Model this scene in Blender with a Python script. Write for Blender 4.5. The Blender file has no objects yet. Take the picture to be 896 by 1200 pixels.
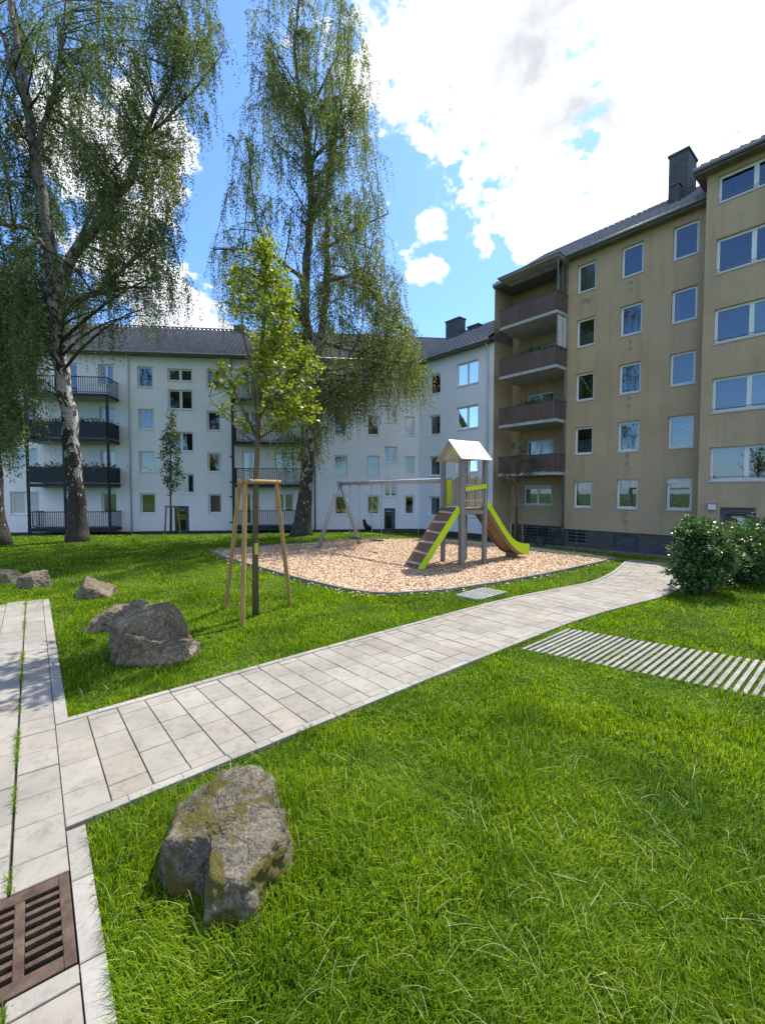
import bpy, bmesh, math, random
import numpy as np
from mathutils import Vector, Matrix, noise as mnoise

random.seed(7)
rng = np.random.default_rng(11)
S = bpy.context.scene
COL = S.collection
R = math.radians

# ------------------------------------------------------------------ camera
EYE = 2.0
FPX = 520.0
PITCH = math.atan(22.0 / FPX)
cam_d = bpy.data.cameras.new('camera')
cam = bpy.data.objects.new('camera', cam_d)
COL.objects.link(cam)
cam.location = (0, 0, EYE)
cam.rotation_euler = (R(90) - PITCH, 0, 0)
cam_d.sensor_fit = 'VERTICAL'
cam_d.sensor_height = 36.0
cam_d.sensor_width = 36.0
cam_d.lens = 36.0 * FPX / 1200.0
cam_d.clip_start = 0.05
cam_d.clip_end = 3000
S.camera = cam

def ray(px, py):
    a = (px - 448) / FPX
    b = (600 - py) / FPX
    c, s = math.cos(PITCH), math.sin(PITCH)
    return Vector((a, c + b * s, -s + b * c))

def at(px, py, Y):
    d = ray(px, py)
    return Vector((0, 0, EYE)) + d * (Y / d.y)

# ------------------------------------------------------------------ building lines
class Facade:
    """local x runs to the right along the wall, local y into the building"""
    def __init__(s, x, y, dx, dy):
        l = math.hypot(dx, dy)
        s.o = Vector((x, y, 0)); s.u = Vector((dx / l, dy / l, 0)); s.n = Vector((-dy / l, dx / l, 0))
        s.rot = math.atan2(dy, dx)
    def loc(s, px, py=578, yo=0.0):
        d = ray(px, py); e = Vector((0, 0, EYE))
        t = (s.o + s.n * yo - e).dot(s.n) / d.dot(s.n)
        p = e + d * t
        return (p - s.o).dot(s.u), p.z
    def x(s, px, yo=0.0): return s.loc(px, 578, yo)[0]
    def wx(s, x, y=0.0, z=0.0):
        p = s.o + s.u * x + s.n * y
        return Vector((p.x, p.y, z))

FW = Facade(-20.4, 28.6, 0.993, 0.117)              # long white block
cx_ = FW.x(490)
cor = FW.wx(cx_)
FR = Facade(cor.x, cor.y, 0.65, -0.76)              # white wing
FT = Facade(6.98, 26.9, 0.65, -0.76)                # tan block

def terr(x, y):
    x = np.asarray(x, float); y = np.asarray(y, float)
    D = None
    for f in (FW, FR, FT):
        d = -((x - f.o.x) * f.n.x + (y - f.o.y) * f.n.y)
        D = d if D is None else np.minimum(D, d)
    t = np.clip(1 - D / 8.5, 0, 1)
    return -0.9 * t
def tz(x, y): return float(terr(x, y))

def G(px, py):
    d = ray(px, py); e = Vector((0, 0, EYE))
    t = 0.5
    prev = t
    while t < 60:
        p = e + d * t
        if p.z <= tz(p.x, p.y):
            lo, hi = prev, t
            for _ in range(30):
                m = (lo + hi) / 2; p = e + d * m
                if p.z <= tz(p.x, p.y): hi = m
                else: lo = m
            return e + d * hi
        prev = t; t += 0.1
    return e + d * 30

# ------------------------------------------------------------------ object helpers
def tag(o, label=None, cat=None, group=None, kind=None):
    if label: o['label'] = label
    if cat: o['category'] = cat
    if group: o['group'] = group
    if kind: o['kind'] = kind
    return o
def empty(name, loc=(0, 0, 0), rz=0.0, parent=None):
    o = bpy.data.objects.new(name, None)
    o.empty_display_size = 0.2
    COL.objects.link(o); o.location = loc; o.rotation_euler = (0, 0, rz)
    if parent: o.parent = parent
    return o
def children(o): return [c for c in COL.objects if c.parent == o]
def copy_tree(o, parent=None):
    c = o.copy(); COL.objects.link(c)
    if parent: c.parent = parent
    for ch in children(o): copy_tree(ch, c)
    return c

class MB:
    def __init__(s): s.v = []; s.f = []; s.m = []
    def add(s, vs, fs, mi=0):
        b = len(s.v); s.v.extend([tuple(p) for p in vs])
        for f in fs: s.f.append(tuple(b + i for i in f)); s.m.append(mi)
        return s
    def quad(s, a, b, c, d, mi=0): return s.add([a, b, c, d], [(0, 1, 2, 3)], mi)
    def box(s, lo, hi, mi=0):
        x0, y0, z0 = lo; x1, y1, z1 = hi
        return s.add([(x0, y0, z0), (x1, y0, z0), (x1, y1, z0), (x0, y1, z0), (x0, y0, z1), (x1, y0, z1), (x1, y1, z1), (x0, y1, z1)],
                     [(0, 3, 2, 1), (4, 5, 6, 7), (0, 1, 5, 4), (1, 2, 6, 5), (2, 3, 7, 6), (3, 0, 4, 7)], mi)
    def bar(s, p, q, w, h, up=(0, 0, 1), mi=0):
        p = Vector(p); q = Vector(q); d = (q - p).normalized(); up = Vector(up)
        r = d.cross(up)
        if r.length < 1e-4: r = d.cross(Vector((1, 0, 0)))
        r.normalize(); u = r.cross(d).normalized()
        r *= w / 2; u *= h / 2
        return s.add([p - r - u, p + r - u, p + r + u, p - r + u, q - r - u, q + r - u, q + r + u, q - r + u],
                     [(0, 3, 2, 1), (4, 5, 6, 7), (0, 1, 5, 4), (1, 2, 6, 5), (2, 3, 7, 6), (3, 0, 4, 7)], mi)
    def tube(s, pts, rad, n=8, cap=True, mi=0):
        pts = [Vector(p) for p in pts]
        if not isinstance(rad, (list, tuple)): rad = [rad] * len(pts)
        t0 = (pts[1] - pts[0]).normalized()
        r = t0.orthogonal().normalized()
        vs = []; fs = []
        for i, p in enumerate(pts):
            a = pts[max(0, i - 1)]; b = pts[min(len(pts) - 1, i + 1)]
            t = (b - a).normalized()
            r = (r - t * r.dot(t)).normalized(); w = t.cross(r)
            for k in range(n):
                an = 2 * math.pi * k / n
                vs.append(p + (r * math.cos(an) + w * math.sin(an)) * rad[i])
        for i in range(len(pts) - 1):
            for k in range(n):
                k2 = (k + 1) % n
                fs.append((i * n + k, i * n + k2, (i + 1) * n + k2, (i + 1) * n + k))
        if cap:
            fs.append(tuple(reversed(range(n)))); b = (len(pts) - 1) * n
            fs.append(tuple(b + k for k in range(n)))
        return s.add(vs, fs, mi)
    def prism(s, poly, axis_from, axis_to, mi=0):
        """poly: list of 3D points, extruded by vector axis_to-axis_from"""
        d = Vector(axis_to) - Vector(axis_from); n = len(poly)
        vs = [Vector(p) for p in poly] + [Vector(p) + d for p in poly]
        fs = [tuple(reversed(range(n))), tuple(range(n, 2 * n))]
        for i in range(n):
            j = (i + 1) % n; fs.append((i, j, n + j, n + i))
        return s.add(vs, fs, mi)
    def mesh(s, name, mats, smooth=False, bevel=0):
        me = bpy.data.meshes.new(name)
        me.from_pydata(s.v, [], s.f)
        if not isinstance(mats, (list, tuple)): mats = [mats]
        for m in mats: me.materials.append(m)
        me.polygons.foreach_set('material_index', s.m)
        bm = bmesh.new(); bm.from_mesh(me)
        bmesh.ops.recalc_face_normals(bm, faces=bm.faces)
        if bevel:
            es = [e for e in bm.edges if len(e.link_faces) == 2 and e.calc_face_angle(0) > 0.6]
            bmesh.ops.bevel(bm, geom=es, offset=bevel, segments=2, profile=0.5, affect='EDGES')
        bm.to_mesh(me); bm.free()
        if smooth: me.polygons.foreach_set('use_smooth', [True] * len(me.polygons))
        me.update()
        return me
    def build(s, name, mats, parent=None, smooth=False, bevel=0, loc=None):
        o = bpy.data.objects.new(name, s.mesh(name, mats, smooth, bevel))
        COL.objects.link(o)
        if parent: o.parent = parent
        if loc is not None: o.location = loc
        return o

def np_mesh(name, V, F, mat, parent=None, smooth=False):
    """V (n,3) floats, F (m,k) ints, all faces the same size"""
    me = bpy.data.meshes.new(name)
    V = np.ascontiguousarray(V, np.float32); F = np.ascontiguousarray(F, np.int32)
    m, k = F.shape
    me.vertices.add(len(V)); me.vertices.foreach_set('co', V.ravel())
    me.loops.add(m * k); me.loops.foreach_set('vertex_index', F.ravel())
    me.polygons.add(m)
    me.polygons.foreach_set('loop_start', np.arange(0, m * k, k, dtype=np.int32))
    me.update(calc_edges=True); me.validate()
    if smooth: me.polygons.foreach_set('use_smooth', np.ones(m, bool))
    for mm in (mat if isinstance(mat, (list, tuple)) else [mat]): me.materials.append(mm)
    o = bpy.data.objects.new(name, me); COL.objects.link(o)
    if parent: o.parent = parent
    return o

# ------------------------------------------------------------------ materials
def newmat(name):
    m = bpy.data.materials.new(name); m.use_nodes = True
    nt = m.node_tree; b = nt.nodes['Principled BSDF']
    return m, nt, b
def nd(nt, t, **kw):
    n = nt.nodes.new(t)
    for k, v in kw.items():
        if k in n.inputs: n.inputs[k].default_value = v
        else: setattr(n, k, v)
    return n
def ramp(nt, stops):
    n = nt.nodes.new('ShaderNodeValToRGB'); e = n.color_ramp.elements
    while len(e) < len(stops): e.new(0.5)
    for i, (p, c) in enumerate(stops):
        e[i].position = p; e[i].color = (c[0], c[1], c[2], 1) if hasattr(c, '__len__') else (c, c, c, 1)
    return n
def mixc(nt, fac, a, b, blend='MIX'):
    n = nt.nodes.new('ShaderNodeMix'); n.data_type = 'RGBA'; n.blend_type = blend
    for sock, val in ((n.inputs[0], fac), (n.inputs[6], a), (n.inputs[7], b)):
        if isinstance(val, bpy.types.NodeSocket): nt.links.new(val, sock)
        elif hasattr(val, '__len__'): sock.default_value = (val[0], val[1], val[2], 1)
        else: sock.default_value = val
    return n.outputs[2]
def coords(nt, scale=(1, 1, 1)):
    tc = nt.nodes.new('ShaderNodeTexCoord'); mp = nt.nodes.new('ShaderNodeMapping')
    mp.inputs['Scale'].default_value = scale
    nt.links.new(tc.outputs['Object'], mp.inputs['Vector'])
    return mp.outputs['Vector']
def noise_tex(nt, vec, scale, detail=6, rough=0.6, dist=0.0):
    n = nd(nt, 'ShaderNodeTexNoise'); n.inputs['Scale'].default_value = scale
    n.inputs['Detail'].default_value = detail; n.inputs['Roughness'].default_value = rough
    n.inputs['Distortion'].default_value = dist
    nt.links.new(vec, n.inputs['Vector'])
    return n.outputs['Fac']
def add_bump(nt, b, h, strength=0.3, dist=0.02):
    bp = nd(nt, 'ShaderNodeBump'); bp.inputs['Strength'].default_value = strength
    bp.inputs['Distance'].default_value = dist
    nt.links.new(h, bp.inputs['Height']); nt.links.new(bp.outputs['Normal'], b.inputs['Normal'])
def pmat(name, c1, c2=None, rough=0.8, scale=4.0, lo=0.35, hi=0.65, bump=0.0, bscale=60, bdist=0.01, metal=0.0, stretch=(1, 1, 1), spec=0.3):
    m, nt, b = newmat(name)
    v = coords(nt, stretch)
    f = noise_tex(nt, v, scale)
    r = ramp(nt, [(lo, c1), (hi, c2 or c1)])
    nt.links.new(f, r.inputs[0]); nt.links.new(r.outputs[0], b.inputs['Base Color'])
    b.inputs['Roughness'].default_value = rough; b.inputs['Metallic'].default_value = metal
    b.inputs['Specular IOR Level'].default_value = spec
    if bump: add_bump(nt, b, noise_tex(nt, v, bscale), bump, bdist)
    return m
def plaster(name, c, dark, amt=0.5, streak=0.5):
    m, nt, b = newmat(name)
    v = coords(nt)
    big = noise_tex(nt, v, 0.35, 5, 0.6)
    vs = coords(nt, (1.6, 1.6, 0.12))
    st = noise_tex(nt, vs, 1.6, 6, 0.65)
    fine = noise_tex(nt, v, 9, 4, 0.7)
    r1 = ramp(nt, [(0.35, 0.0), (0.75, amt)]); nt.links.new(big, r1.inputs[0])
    r2 = ramp(nt, [(0.5, 0.0), (0.75, streak)]); nt.links.new(st, r2.inputs[0])
    a = mixc(nt, r1.outputs[0], c, dark)
    a = mixc(nt, r2.outputs[0], a, dark)
    r3 = ramp(nt, [(0.3, 0.94), (0.7, 1.05)]); nt.links.new(fine, r3.inputs[0])
    a = mixc(nt, 1.0, a, r3.outputs[0], 'MULTIPLY')
    nt.links.new(a, b.inputs['Base Color'])
    b.inputs['Roughness'].default_value = 0.9; b.inputs['Specular IOR Level'].default_value = 0.15
    add_bump(nt, b, noise_tex(nt, v, 70, 3, 0.6), 0.25, 0.006)
    return m
def islandmat(name, c1, c2, c3=None, rough=0.6, trans=0.0, tcol=None, spec=0.3, bump=0.0, nscale=None, namt=0.3):
    m, nt, b = newmat(name)
    g = nd(nt, 'ShaderNodeNewGeometry')
    st = [(0.0, c1), (1.0, c2)] if c3 is None else [(0.0, c1), (0.75, c2), (1.0, c3)]
    r = ramp(nt, st); nt.links.new(g.outputs['Random Per Island'], r.inputs[0])
    c = r.outputs[0]
    if nscale:
        v = coords(nt); f = noise_tex(nt, v, nscale, 5, 0.6)
        r2 = ramp(nt, [(0.3, 1 - namt), (0.7, 1 + namt * 0.4)]); nt.links.new(f, r2.inputs[0])
        c = mixc(nt, 1.0, c, r2.outputs[0], 'MULTIPLY')
        f3 = noise_tex(nt, v, nscale * 9, 6, 0.7, .4); r3 = ramp(nt, [(0.32, 1 - namt * .9), (0.5, 1.0)]); nt.links.new(f3, r3.inputs[0])
        c = mixc(nt, 1.0, c, r3.outputs[0], 'MULTIPLY')
    nt.links.new(c, b.inputs['Base Color'])
    b.inputs['Roughness'].default_value = rough; b.inputs['Specular IOR Level'].default_value = spec
    if bump:
        v = coords(nt); add_bump(nt, b, noise_tex(nt, v, 90, 4, 0.6), bump, 0.006)
    if trans:
        t = nd(nt, 'ShaderNodeBsdfTranslucent')
        if tcol:
            tc = mixc(nt, 1.0, c, tcol, 'MULTIPLY'); nt.links.new(tc, t.inputs['Color'])
        else: nt.links.new(c, t.inputs['Color'])
        mx = nd(nt, 'ShaderNodeMixShader'); mx.inputs[0].default_value = trans
        nt.links.new(b.outputs[0], mx.inputs[1]); nt.links.new(t.outputs[0], mx.inputs[2])
        nt.links.new(mx.outputs[0], nt.nodes['Material Output'].inputs['Surface'])
    return m

M = {}
M['white_wall'] = plaster('white plaster', (0.82, 0.82, 0.885), (0.62, 0.625, 0.68), 0.3, 0.25)
M['tan_wall'] = plaster('tan plaster', (0.515, 0.39, 0.25), (0.325, 0.245, 0.16), 0.6, 0.6)
M['tan_patch'] = plaster('repaired tan plaster', (0.50, 0.39, 0.24), (0.36, 0.28, 0.17), 0.5, 0.3)
M['plinth'] = pmat('dark plinth', (0.035, 0.038, 0.045), (0.07, 0.072, 0.08), 0.8, 3, bump=0.3)
M['frame'] = pmat('white window frame', (0.78, 0.79, 0.80), (0.70, 0.71, 0.72), 0.45, 3)
M['sill'] = pmat('sill', (0.55, 0.56, 0.58), (0.68, 0.68, 0.69), 0.6, 5)
M['unlit_room'] = pmat('unlit_room', (0.05, 0.05, 0.05), (0.02, 0.02, 0.02), 0.9, 0.8)  # near-black colour stands in for the darkness of the rooms
M['curtain'] = pmat('net curtain', (0.62, 0.62, 0.60), (0.45, 0.46, 0.46), 0.9, 9)
M['lace'] = pmat('lace curtain', (0.75, 0.75, 0.73), (0.18, 0.19, 0.20), 0.9, 14, 0.42, 0.55)
M['blind'] = pmat('roller shutter', (0.52, 0.53, 0.55), (0.44, 0.45, 0.47), 0.7, 4)
M['tan_shutter_box'] = pmat('shutter box', (0.33, 0.28, 0.22), (0.28, 0.24, 0.2), 0.8, 5)
M['navy'] = pmat('navy steel', (0.012, 0.015, 0.024), (0.02, 0.025, 0.037), 0.5, 3)
M['slab'] = pmat('balcony slab', (0.50, 0.50, 0.50), (0.38, 0.38, 0.38), 0.85, 3)
M['brown_rail'] = pmat('brown cladding', (0.125, 0.088, 0.078), (0.17, 0.122, 0.108), 0.65, 3, stretch=(1, 1, .3))
M['rail_trim'] = pmat('rail trim', (0.09, 0.06, 0.055), (0.11, 0.075, 0.07), 0.5, 3)
M['zinc'] = pmat('zinc', (0.30, 0.31, 0.32), (0.22, 0.23, 0.24), 0.45, 2, metal=0.4)
M['white_pipe'] = pmat('white pipe', (0.62, 0.64, 0.67), (0.52, 0.54, 0.57), 0.5, 2)
M['roof'] = pmat('roof tiles', (0.17, 0.155, 0.16), (0.33, 0.30, 0.31), 0.3, 2.2, 0.3, 0.7, spec=0.7)
M['fascia'] = pmat('fascia', (0.13, 0.12, 0.115), (0.19, 0.18, 0.17), 0.7, 2)
M['chimney'] = pmat('chimney slate', (0.075, 0.075, 0.08), (0.12, 0.12, 0.125), 0.75, 6, bump=0.4, bscale=14)
M['door'] = pmat('dark door', (0.06, 0.07, 0.085), (0.085, 0.10, 0.12), 0.45, 3)
M['paper'] = pmat('paper', (0.7, 0.7, 0.68), (0.62, 0.62, 0.6), 0.9, 3)
M['lamp'] = pmat('lamp glass', (0.75, 0.75, 0.74), (0.68, 0.68, 0.67), 0.35, 3)
M['black'] = pmat('black', (0.012, 0.012, 0.013), (0.022, 0.022, 0.024), 0.55, 3)
M['rubber'] = pmat('rubber', (0.012, 0.012, 0.012), (0.02, 0.02, 0.02), 0.8, 3)

def glass():
    m, nt, b = newmat('window glass')
    nt.nodes.remove(b)
    fr = nd(nt, 'ShaderNodeFresnel'); fr.inputs['IOR'].default_value = 2.5
    v = coords(nt); bp = nd(nt, 'ShaderNodeBump'); bp.inputs['Strength'].default_value = 0.04; bp.inputs['Distance'].default_value = 0.02
    nt.links.new(noise_tex(nt, v, 1.3, 2), bp.inputs['Height'])
    gl = nd(nt, 'ShaderNodeBsdfGlossy'); gl.inputs['Roughness'].default_value = 0.015; gl.inputs['Color'].default_value = (0.9, 0.94, 1, 1)
    nt.links.new(bp.outputs[0], gl.inputs['Normal'])
    tr = nd(nt, 'ShaderNodeBsdfTransparent'); tr.inputs['Color'].default_value = (0.62, 0.68, 0.68, 1)
    mx = nd(nt, 'ShaderNodeMixShader')
    nt.links.new(fr.outputs[0], mx.inputs[0]); nt.links.new(tr.outputs[0], mx.inputs[1]); nt.links.new(gl.outputs[0], mx.inputs[2])
    nt.links.new(mx.outputs[0], nt.nodes['Material Output'].inputs['Surface'])
    return m
M['glass'] = glass()

def brickmat():
    m, nt, b = newmat('dark clinker')
    tc = nd(nt, 'ShaderNodeTexCoord'); sx = nd(nt, 'ShaderNodeSeparateXYZ'); cb = nd(nt, 'ShaderNodeCombineXYZ')
    nt.links.new(tc.outputs['Object'], sx.inputs[0]); nt.links.new(sx.outputs[0], cb.inputs[0]); nt.links.new(sx.outputs[2], cb.inputs[1])
    br = nd(nt, 'ShaderNodeTexBrick'); nt.links.new(cb.outputs[0], br.inputs['Vector'])
    br.inputs['Scale'].default_value = 1.0; br.inputs['Brick Width'].default_value = 0.25; br.inputs['Row Height'].default_value = 0.08
    br.inputs['Mortar Size'].default_value = 0.008
    br.inputs['Color1'].default_value = (0.05, 0.048, 0.05, 1); br.inputs['Color2'].default_value = (0.085, 0.078, 0.078, 1); br.inputs['Mortar'].default_value = (0.13, 0.13, 0.125, 1)
    nt.links.new(br.outputs['Color'], b.inputs['Base Color']); b.inputs['Roughness'].default_value = 0.75
    return m
M['clinker'] = brickmat()

def groundmat():
    m, nt, b = newmat('lawn soil and grass')
    v = coords(nt)
    n1 = noise_tex(nt, v, 0.55, 6, 0.65); n2 = noise_tex(nt, v, 14, 5, 0.7); n3 = noise_tex(nt, v, 90, 3, 0.7)
    r = ramp(nt, [(0.3, (0.032, 0.062, 0.006)), (0.55, (0.06, 0.11, 0.008)), (0.75, (0.09, 0.145, 0.014))]); nt.links.new(n1, r.inputs[0])
    r2 = ramp(nt, [(0.3, 0.6), (0.7, 1.35)]); nt.links.new(n2, r2.inputs[0])
    r3 = ramp(nt, [(0.3, 0.55), (0.7, 1.4)]); nt.links.new(n3, r3.inputs[0])
    c = mixc(nt, 1.0, r.outputs[0], r2.outputs[0], 'MULTIPLY'); c = mixc(nt, 1.0, c, r3.outputs[0], 'MULTIPLY')
    nt.links.new(c, b.inputs['Base Color']); b.inputs['Roughness'].default_value = 0.95; b.inputs['Specular IOR Level'].default_value = 0.1
    add_bump(nt, b, n3, 0.6, 0.03)
    return m
M['ground'] = groundmat()

def grassmat():
    m, nt, b = newmat('grass blades')
    g = nd(nt, 'ShaderNodeNewGeometry')
    r = ramp(nt, [(0.0, (0.068, 0.155, 0.004)), (0.5, (0.145, 0.265, 0.006)), (0.9, (0.25, 0.37, 0.012)), (1.0, (0.40, 0.42, 0.12))])
    nt.links.new(g.outputs['Random Per Island'], r.inputs[0])
    v = coords(nt); n1 = noise_tex(nt, v, 1.3, 7, 0.68)
    r2 = ramp(nt, [(0.32, (0.45, 0.60, 0.55)), (0.5, (0.95, 0.95, 0.9)), (0.68, (1.35, 1.2, 1.1))]); nt.links.new(n1, r2.inputs[0])
    c = mixc(nt, 1.0, r.outputs[0], r2.outputs[0], 'MULTIPLY')
    nt.links.new(c, b.inputs['Base Color']); b.inputs['Roughness'].default_value = 0.55; b.inputs['Specular IOR Level'].default_value = 0.18
    t = nd(nt, 'ShaderNodeBsdfTranslucent'); tc = mixc(nt, 1.0, c, (1.25, 1.2, 0.6), 'MULTIPLY'); nt.links.new(tc, t.inputs['Color'])
    mx = nd(nt, 'ShaderNodeMixShader'); mx.inputs[0].default_value = 0.45
    nt.links.new(b.outputs[0], mx.inputs[1]); nt.links.new(t.outputs[0], mx.inputs[2])
    nt.links.new(mx.outputs[0], nt.nodes['Material Output'].inputs['Surface'])
    return m
M['grass'] = grassmat()
M['tile'] = islandmat('paving stone', (0.265, 0.243, 0.208), (0.315, 0.292, 0.255), (0.285, 0.247, 0.20), 0.85, bump=0.35, nscale=1.5, namt=0.26, spec=0.2)
M['kerb'] = islandmat('kerb stone', (0.265, 0.247, 0.217), (0.33, 0.31, 0.278), None, 0.85, bump=0.35, nscale=3, namt=0.25, spec=0.2)
M['joint'] = pmat('joint sand', (0.06, 0.055, 0.045), (0.075, 0.085, 0.035), 0.95, 5)
M['slat'] = islandmat('concrete slat', (0.21, 0.203, 0.18), (0.30, 0.29, 0.262), None, 0.9, bump=0.3, nscale=5, namt=0.3)
M['chipbase'] = pmat('chip bed', (0.50, 0.35, 0.23), (0.36, 0.245, 0.155), 0.95, 20, bump=0.8, bscale=60, bdist=0.03)
M['chips'] = islandmat('wood chips', (0.42, 0.26, 0.15), (0.66, 0.49, 0.33), (0.80, 0.68, 0.52), 0.8)
M['edging'] = pmat('bed edging', (0.14, 0.14, 0.13), (0.24, 0.24, 0.22), 0.8, 6)
M['rust'] = pmat('rusty iron', (0.05, 0.032, 0.024), (0.13, 0.085, 0.062), 0.7, 9, bump=0.5, bscale=60, metal=0.25)
M['drain'] = pmat('drain hollow', (0.01, 0.009, 0.008), (0.02, 0.018, 0.015), 0.95, 5)
M['galv'] = pmat('galvanised', (0.50, 0.51, 0.50), (0.36, 0.37, 0.36), 0.4, 8, metal=0.5)
M['greywood'] = pmat('grey post', (0.24, 0.235, 0.225), (0.165, 0.16, 0.155), 0.75, 3, stretch=(6, 6, .6), bump=0.3)
M['steel'] = pmat('swing steel', (0.30, 0.305, 0.32), (0.24, 0.245, 0.255), 0.55, 3, metal=0.1)
M['lime'] = pmat('lime panel', (0.42, 0.58, 0.012), (0.48, 0.64, 0.02), 0.45, 2)
M['brownpanel'] = pmat('brown panel', (0.165, 0.098, 0.056), (0.205, 0.125, 0.073), 0.6, 3)
M['rung'] = pmat('wood rung', (0.52, 0.40, 0.30), (0.42, 0.31, 0.22), 0.75, 5, stretch=(3, 3, 1))
M['slats_w'] = islandmat('weathered pickets', (0.25, 0.21, 0.17), (0.42, 0.36, 0.29), None, 0.8)
M['sheet'] = pmat('roof sheet', (0.50, 0.50, 0.49), (0.40, 0.40, 0.39), 0.42, 3, metal=0.25)
M['stake'] = pmat('round stake', (0.42, 0.27, 0.10), (0.27, 0.165, 0.07), 0.8, 4, 0.3, 0.7, stretch=(5, 5, .5), bump=0.35, bscale=25)
M['oldstake'] = pmat('grey stake', (0.24, 0.19, 0.13), (0.17, 0.14, 0.10), 0.85, 4, stretch=(5, 5, .5))
M['bark'] = pmat('young bark', (0.15, 0.11, 0.055), (0.075, 0.06, 0.04), 0.9, 5, 0.3, 0.7, stretch=(3, 3, .8), bump=0.5, bscale=30)
M['band'] = pmat('yellow band', (0.62, 0.47, 0.08), (0.52, 0.38, 0.06), 0.7, 4)
M['twig'] = pmat('twig', (0.045, 0.036, 0.03), (0.085, 0.07, 0.055), 0.9, 2)
M['leaf_birch'] = islandmat('birch leaves', (0.065, 0.10, 0.032), (0.12, 0.165, 0.055), (0.21, 0.25, 0.095), 0.5, 0.5, (1.4, 1.35, 0.6), 0.3)
M['leaf_birch2'] = islandmat('birch leaves light', (0.085, 0.125, 0.04), (0.15, 0.195, 0.065), (0.25, 0.28, 0.11), 0.5, 0.5, (1.4, 1.35, 0.6), 0.3)
M['leaf_maple'] = islandmat('maple leaves', (0.10, 0.17, 0.014), (0.22, 0.29, 0.02), (0.36, 0.37, 0.045), 0.45, 0.45, (1.25, 1.2, 0.5), 0.35)
M['leaf_young'] = islandmat('young leaves', (0.045, 0.075, 0.02), (0.085, 0.125, 0.035), None, 0.55, 0.35, (1.3, 1.2, 0.5))
M['leaf_olive'] = islandmat('olive young leaves', (0.06, 0.065, 0.02), (0.11, 0.11, 0.035), None, 0.55, 0.35, (1.3, 1.2, 0.5))
M['leaf_shrub'] = islandmat('shrub leaves', (0.036, 0.085, 0.02), (0.075, 0.15, 0.036), (0.13, 0.21, 0.055), 0.36, 0.25, (1.3, 1.3, 0.5), 0.5)
M['blossom'] = islandmat('blossom', (0.6, 0.6, 0.5), (0.78, 0.78, 0.7), None, 0.7, 0.3)

def birchbark():
    m, nt, b = newmat('birch bark')
    v = coords(nt, (1, 1, 1))
    n1 = noise_tex(nt, coords(nt, (1.0, 1.0, 0.55)), 4.2, 6, 0.62, 0.8)
    sx = nd(nt, 'ShaderNodeSeparateXYZ'); nt.links.new(v, sx.inputs[0])
    # rough dark foot and scattered dark scars higher up
    mr = nd(nt, 'ShaderNodeMapRange'); nt.links.new(sx.outputs[2], mr.inputs[0])
    mr.inputs[1].default_value = 0.2; mr.inputs[2].default_value = 5.0; mr.inputs[3].default_value = 0.20; mr.inputs[4].default_value = 0.0
    ad = nd(nt, 'ShaderNodeMath', operation='ADD'); nt.links.new(n1, ad.inputs[0]); nt.links.new(mr.outputs[0], ad.inputs[1])
    r = ramp(nt, [(0.49, (0.50, 0.48, 0.455)), (0.525, (0.36, 0.34, 0.32)), (0.55, (0.028, 0.024, 0.021)), (0.75, (0.052, 0.043, 0.036))])
    nt.links.new(ad.outputs[0], r.inputs[0])
    n2 = noise_tex(nt, coords(nt, (1, 1, 12)), 2.2, 3, 0.6)
    r2 = ramp(nt, [(0.56, 1.0), (0.64, 0.35)]); nt.links.new(n2, r2.inputs[0])
    c = mixc(nt, 1.0, r.outputs[0], r2.outputs[0], 'MULTIPLY')
    hi_ = nd(nt, 'ShaderNodeMapRange'); nt.links.new(sx.outputs[2], hi_.inputs[0])       # upper wood painted dark, as if backlit in the crown
    hi_.inputs[1].default_value = 8.0; hi_.inputs[2].default_value = 13.0; hi_.inputs[3].default_value = 0.0; hi_.inputs[4].default_value = 0.75
    c = mixc(nt, hi_.outputs[0], c, (0.055, 0.048, 0.042))
    nt.links.new(c, b.inputs['Base Color']); b.inputs['Roughness'].default_value = 0.85
    n3 = noise_tex(nt, coords(nt, (1, 1, .3)), 9, 6, 0.7)
    a2 = nd(nt, 'ShaderNodeMath', operation='ADD'); nt.links.new(ad.outputs[0], a2.inputs[0]); nt.links.new(n3, a2.inputs[1])
    add_bump(nt, b, a2.outputs[0], 0.9, 0.08)
    return m
M['birchbark'] = birchbark()

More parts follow.
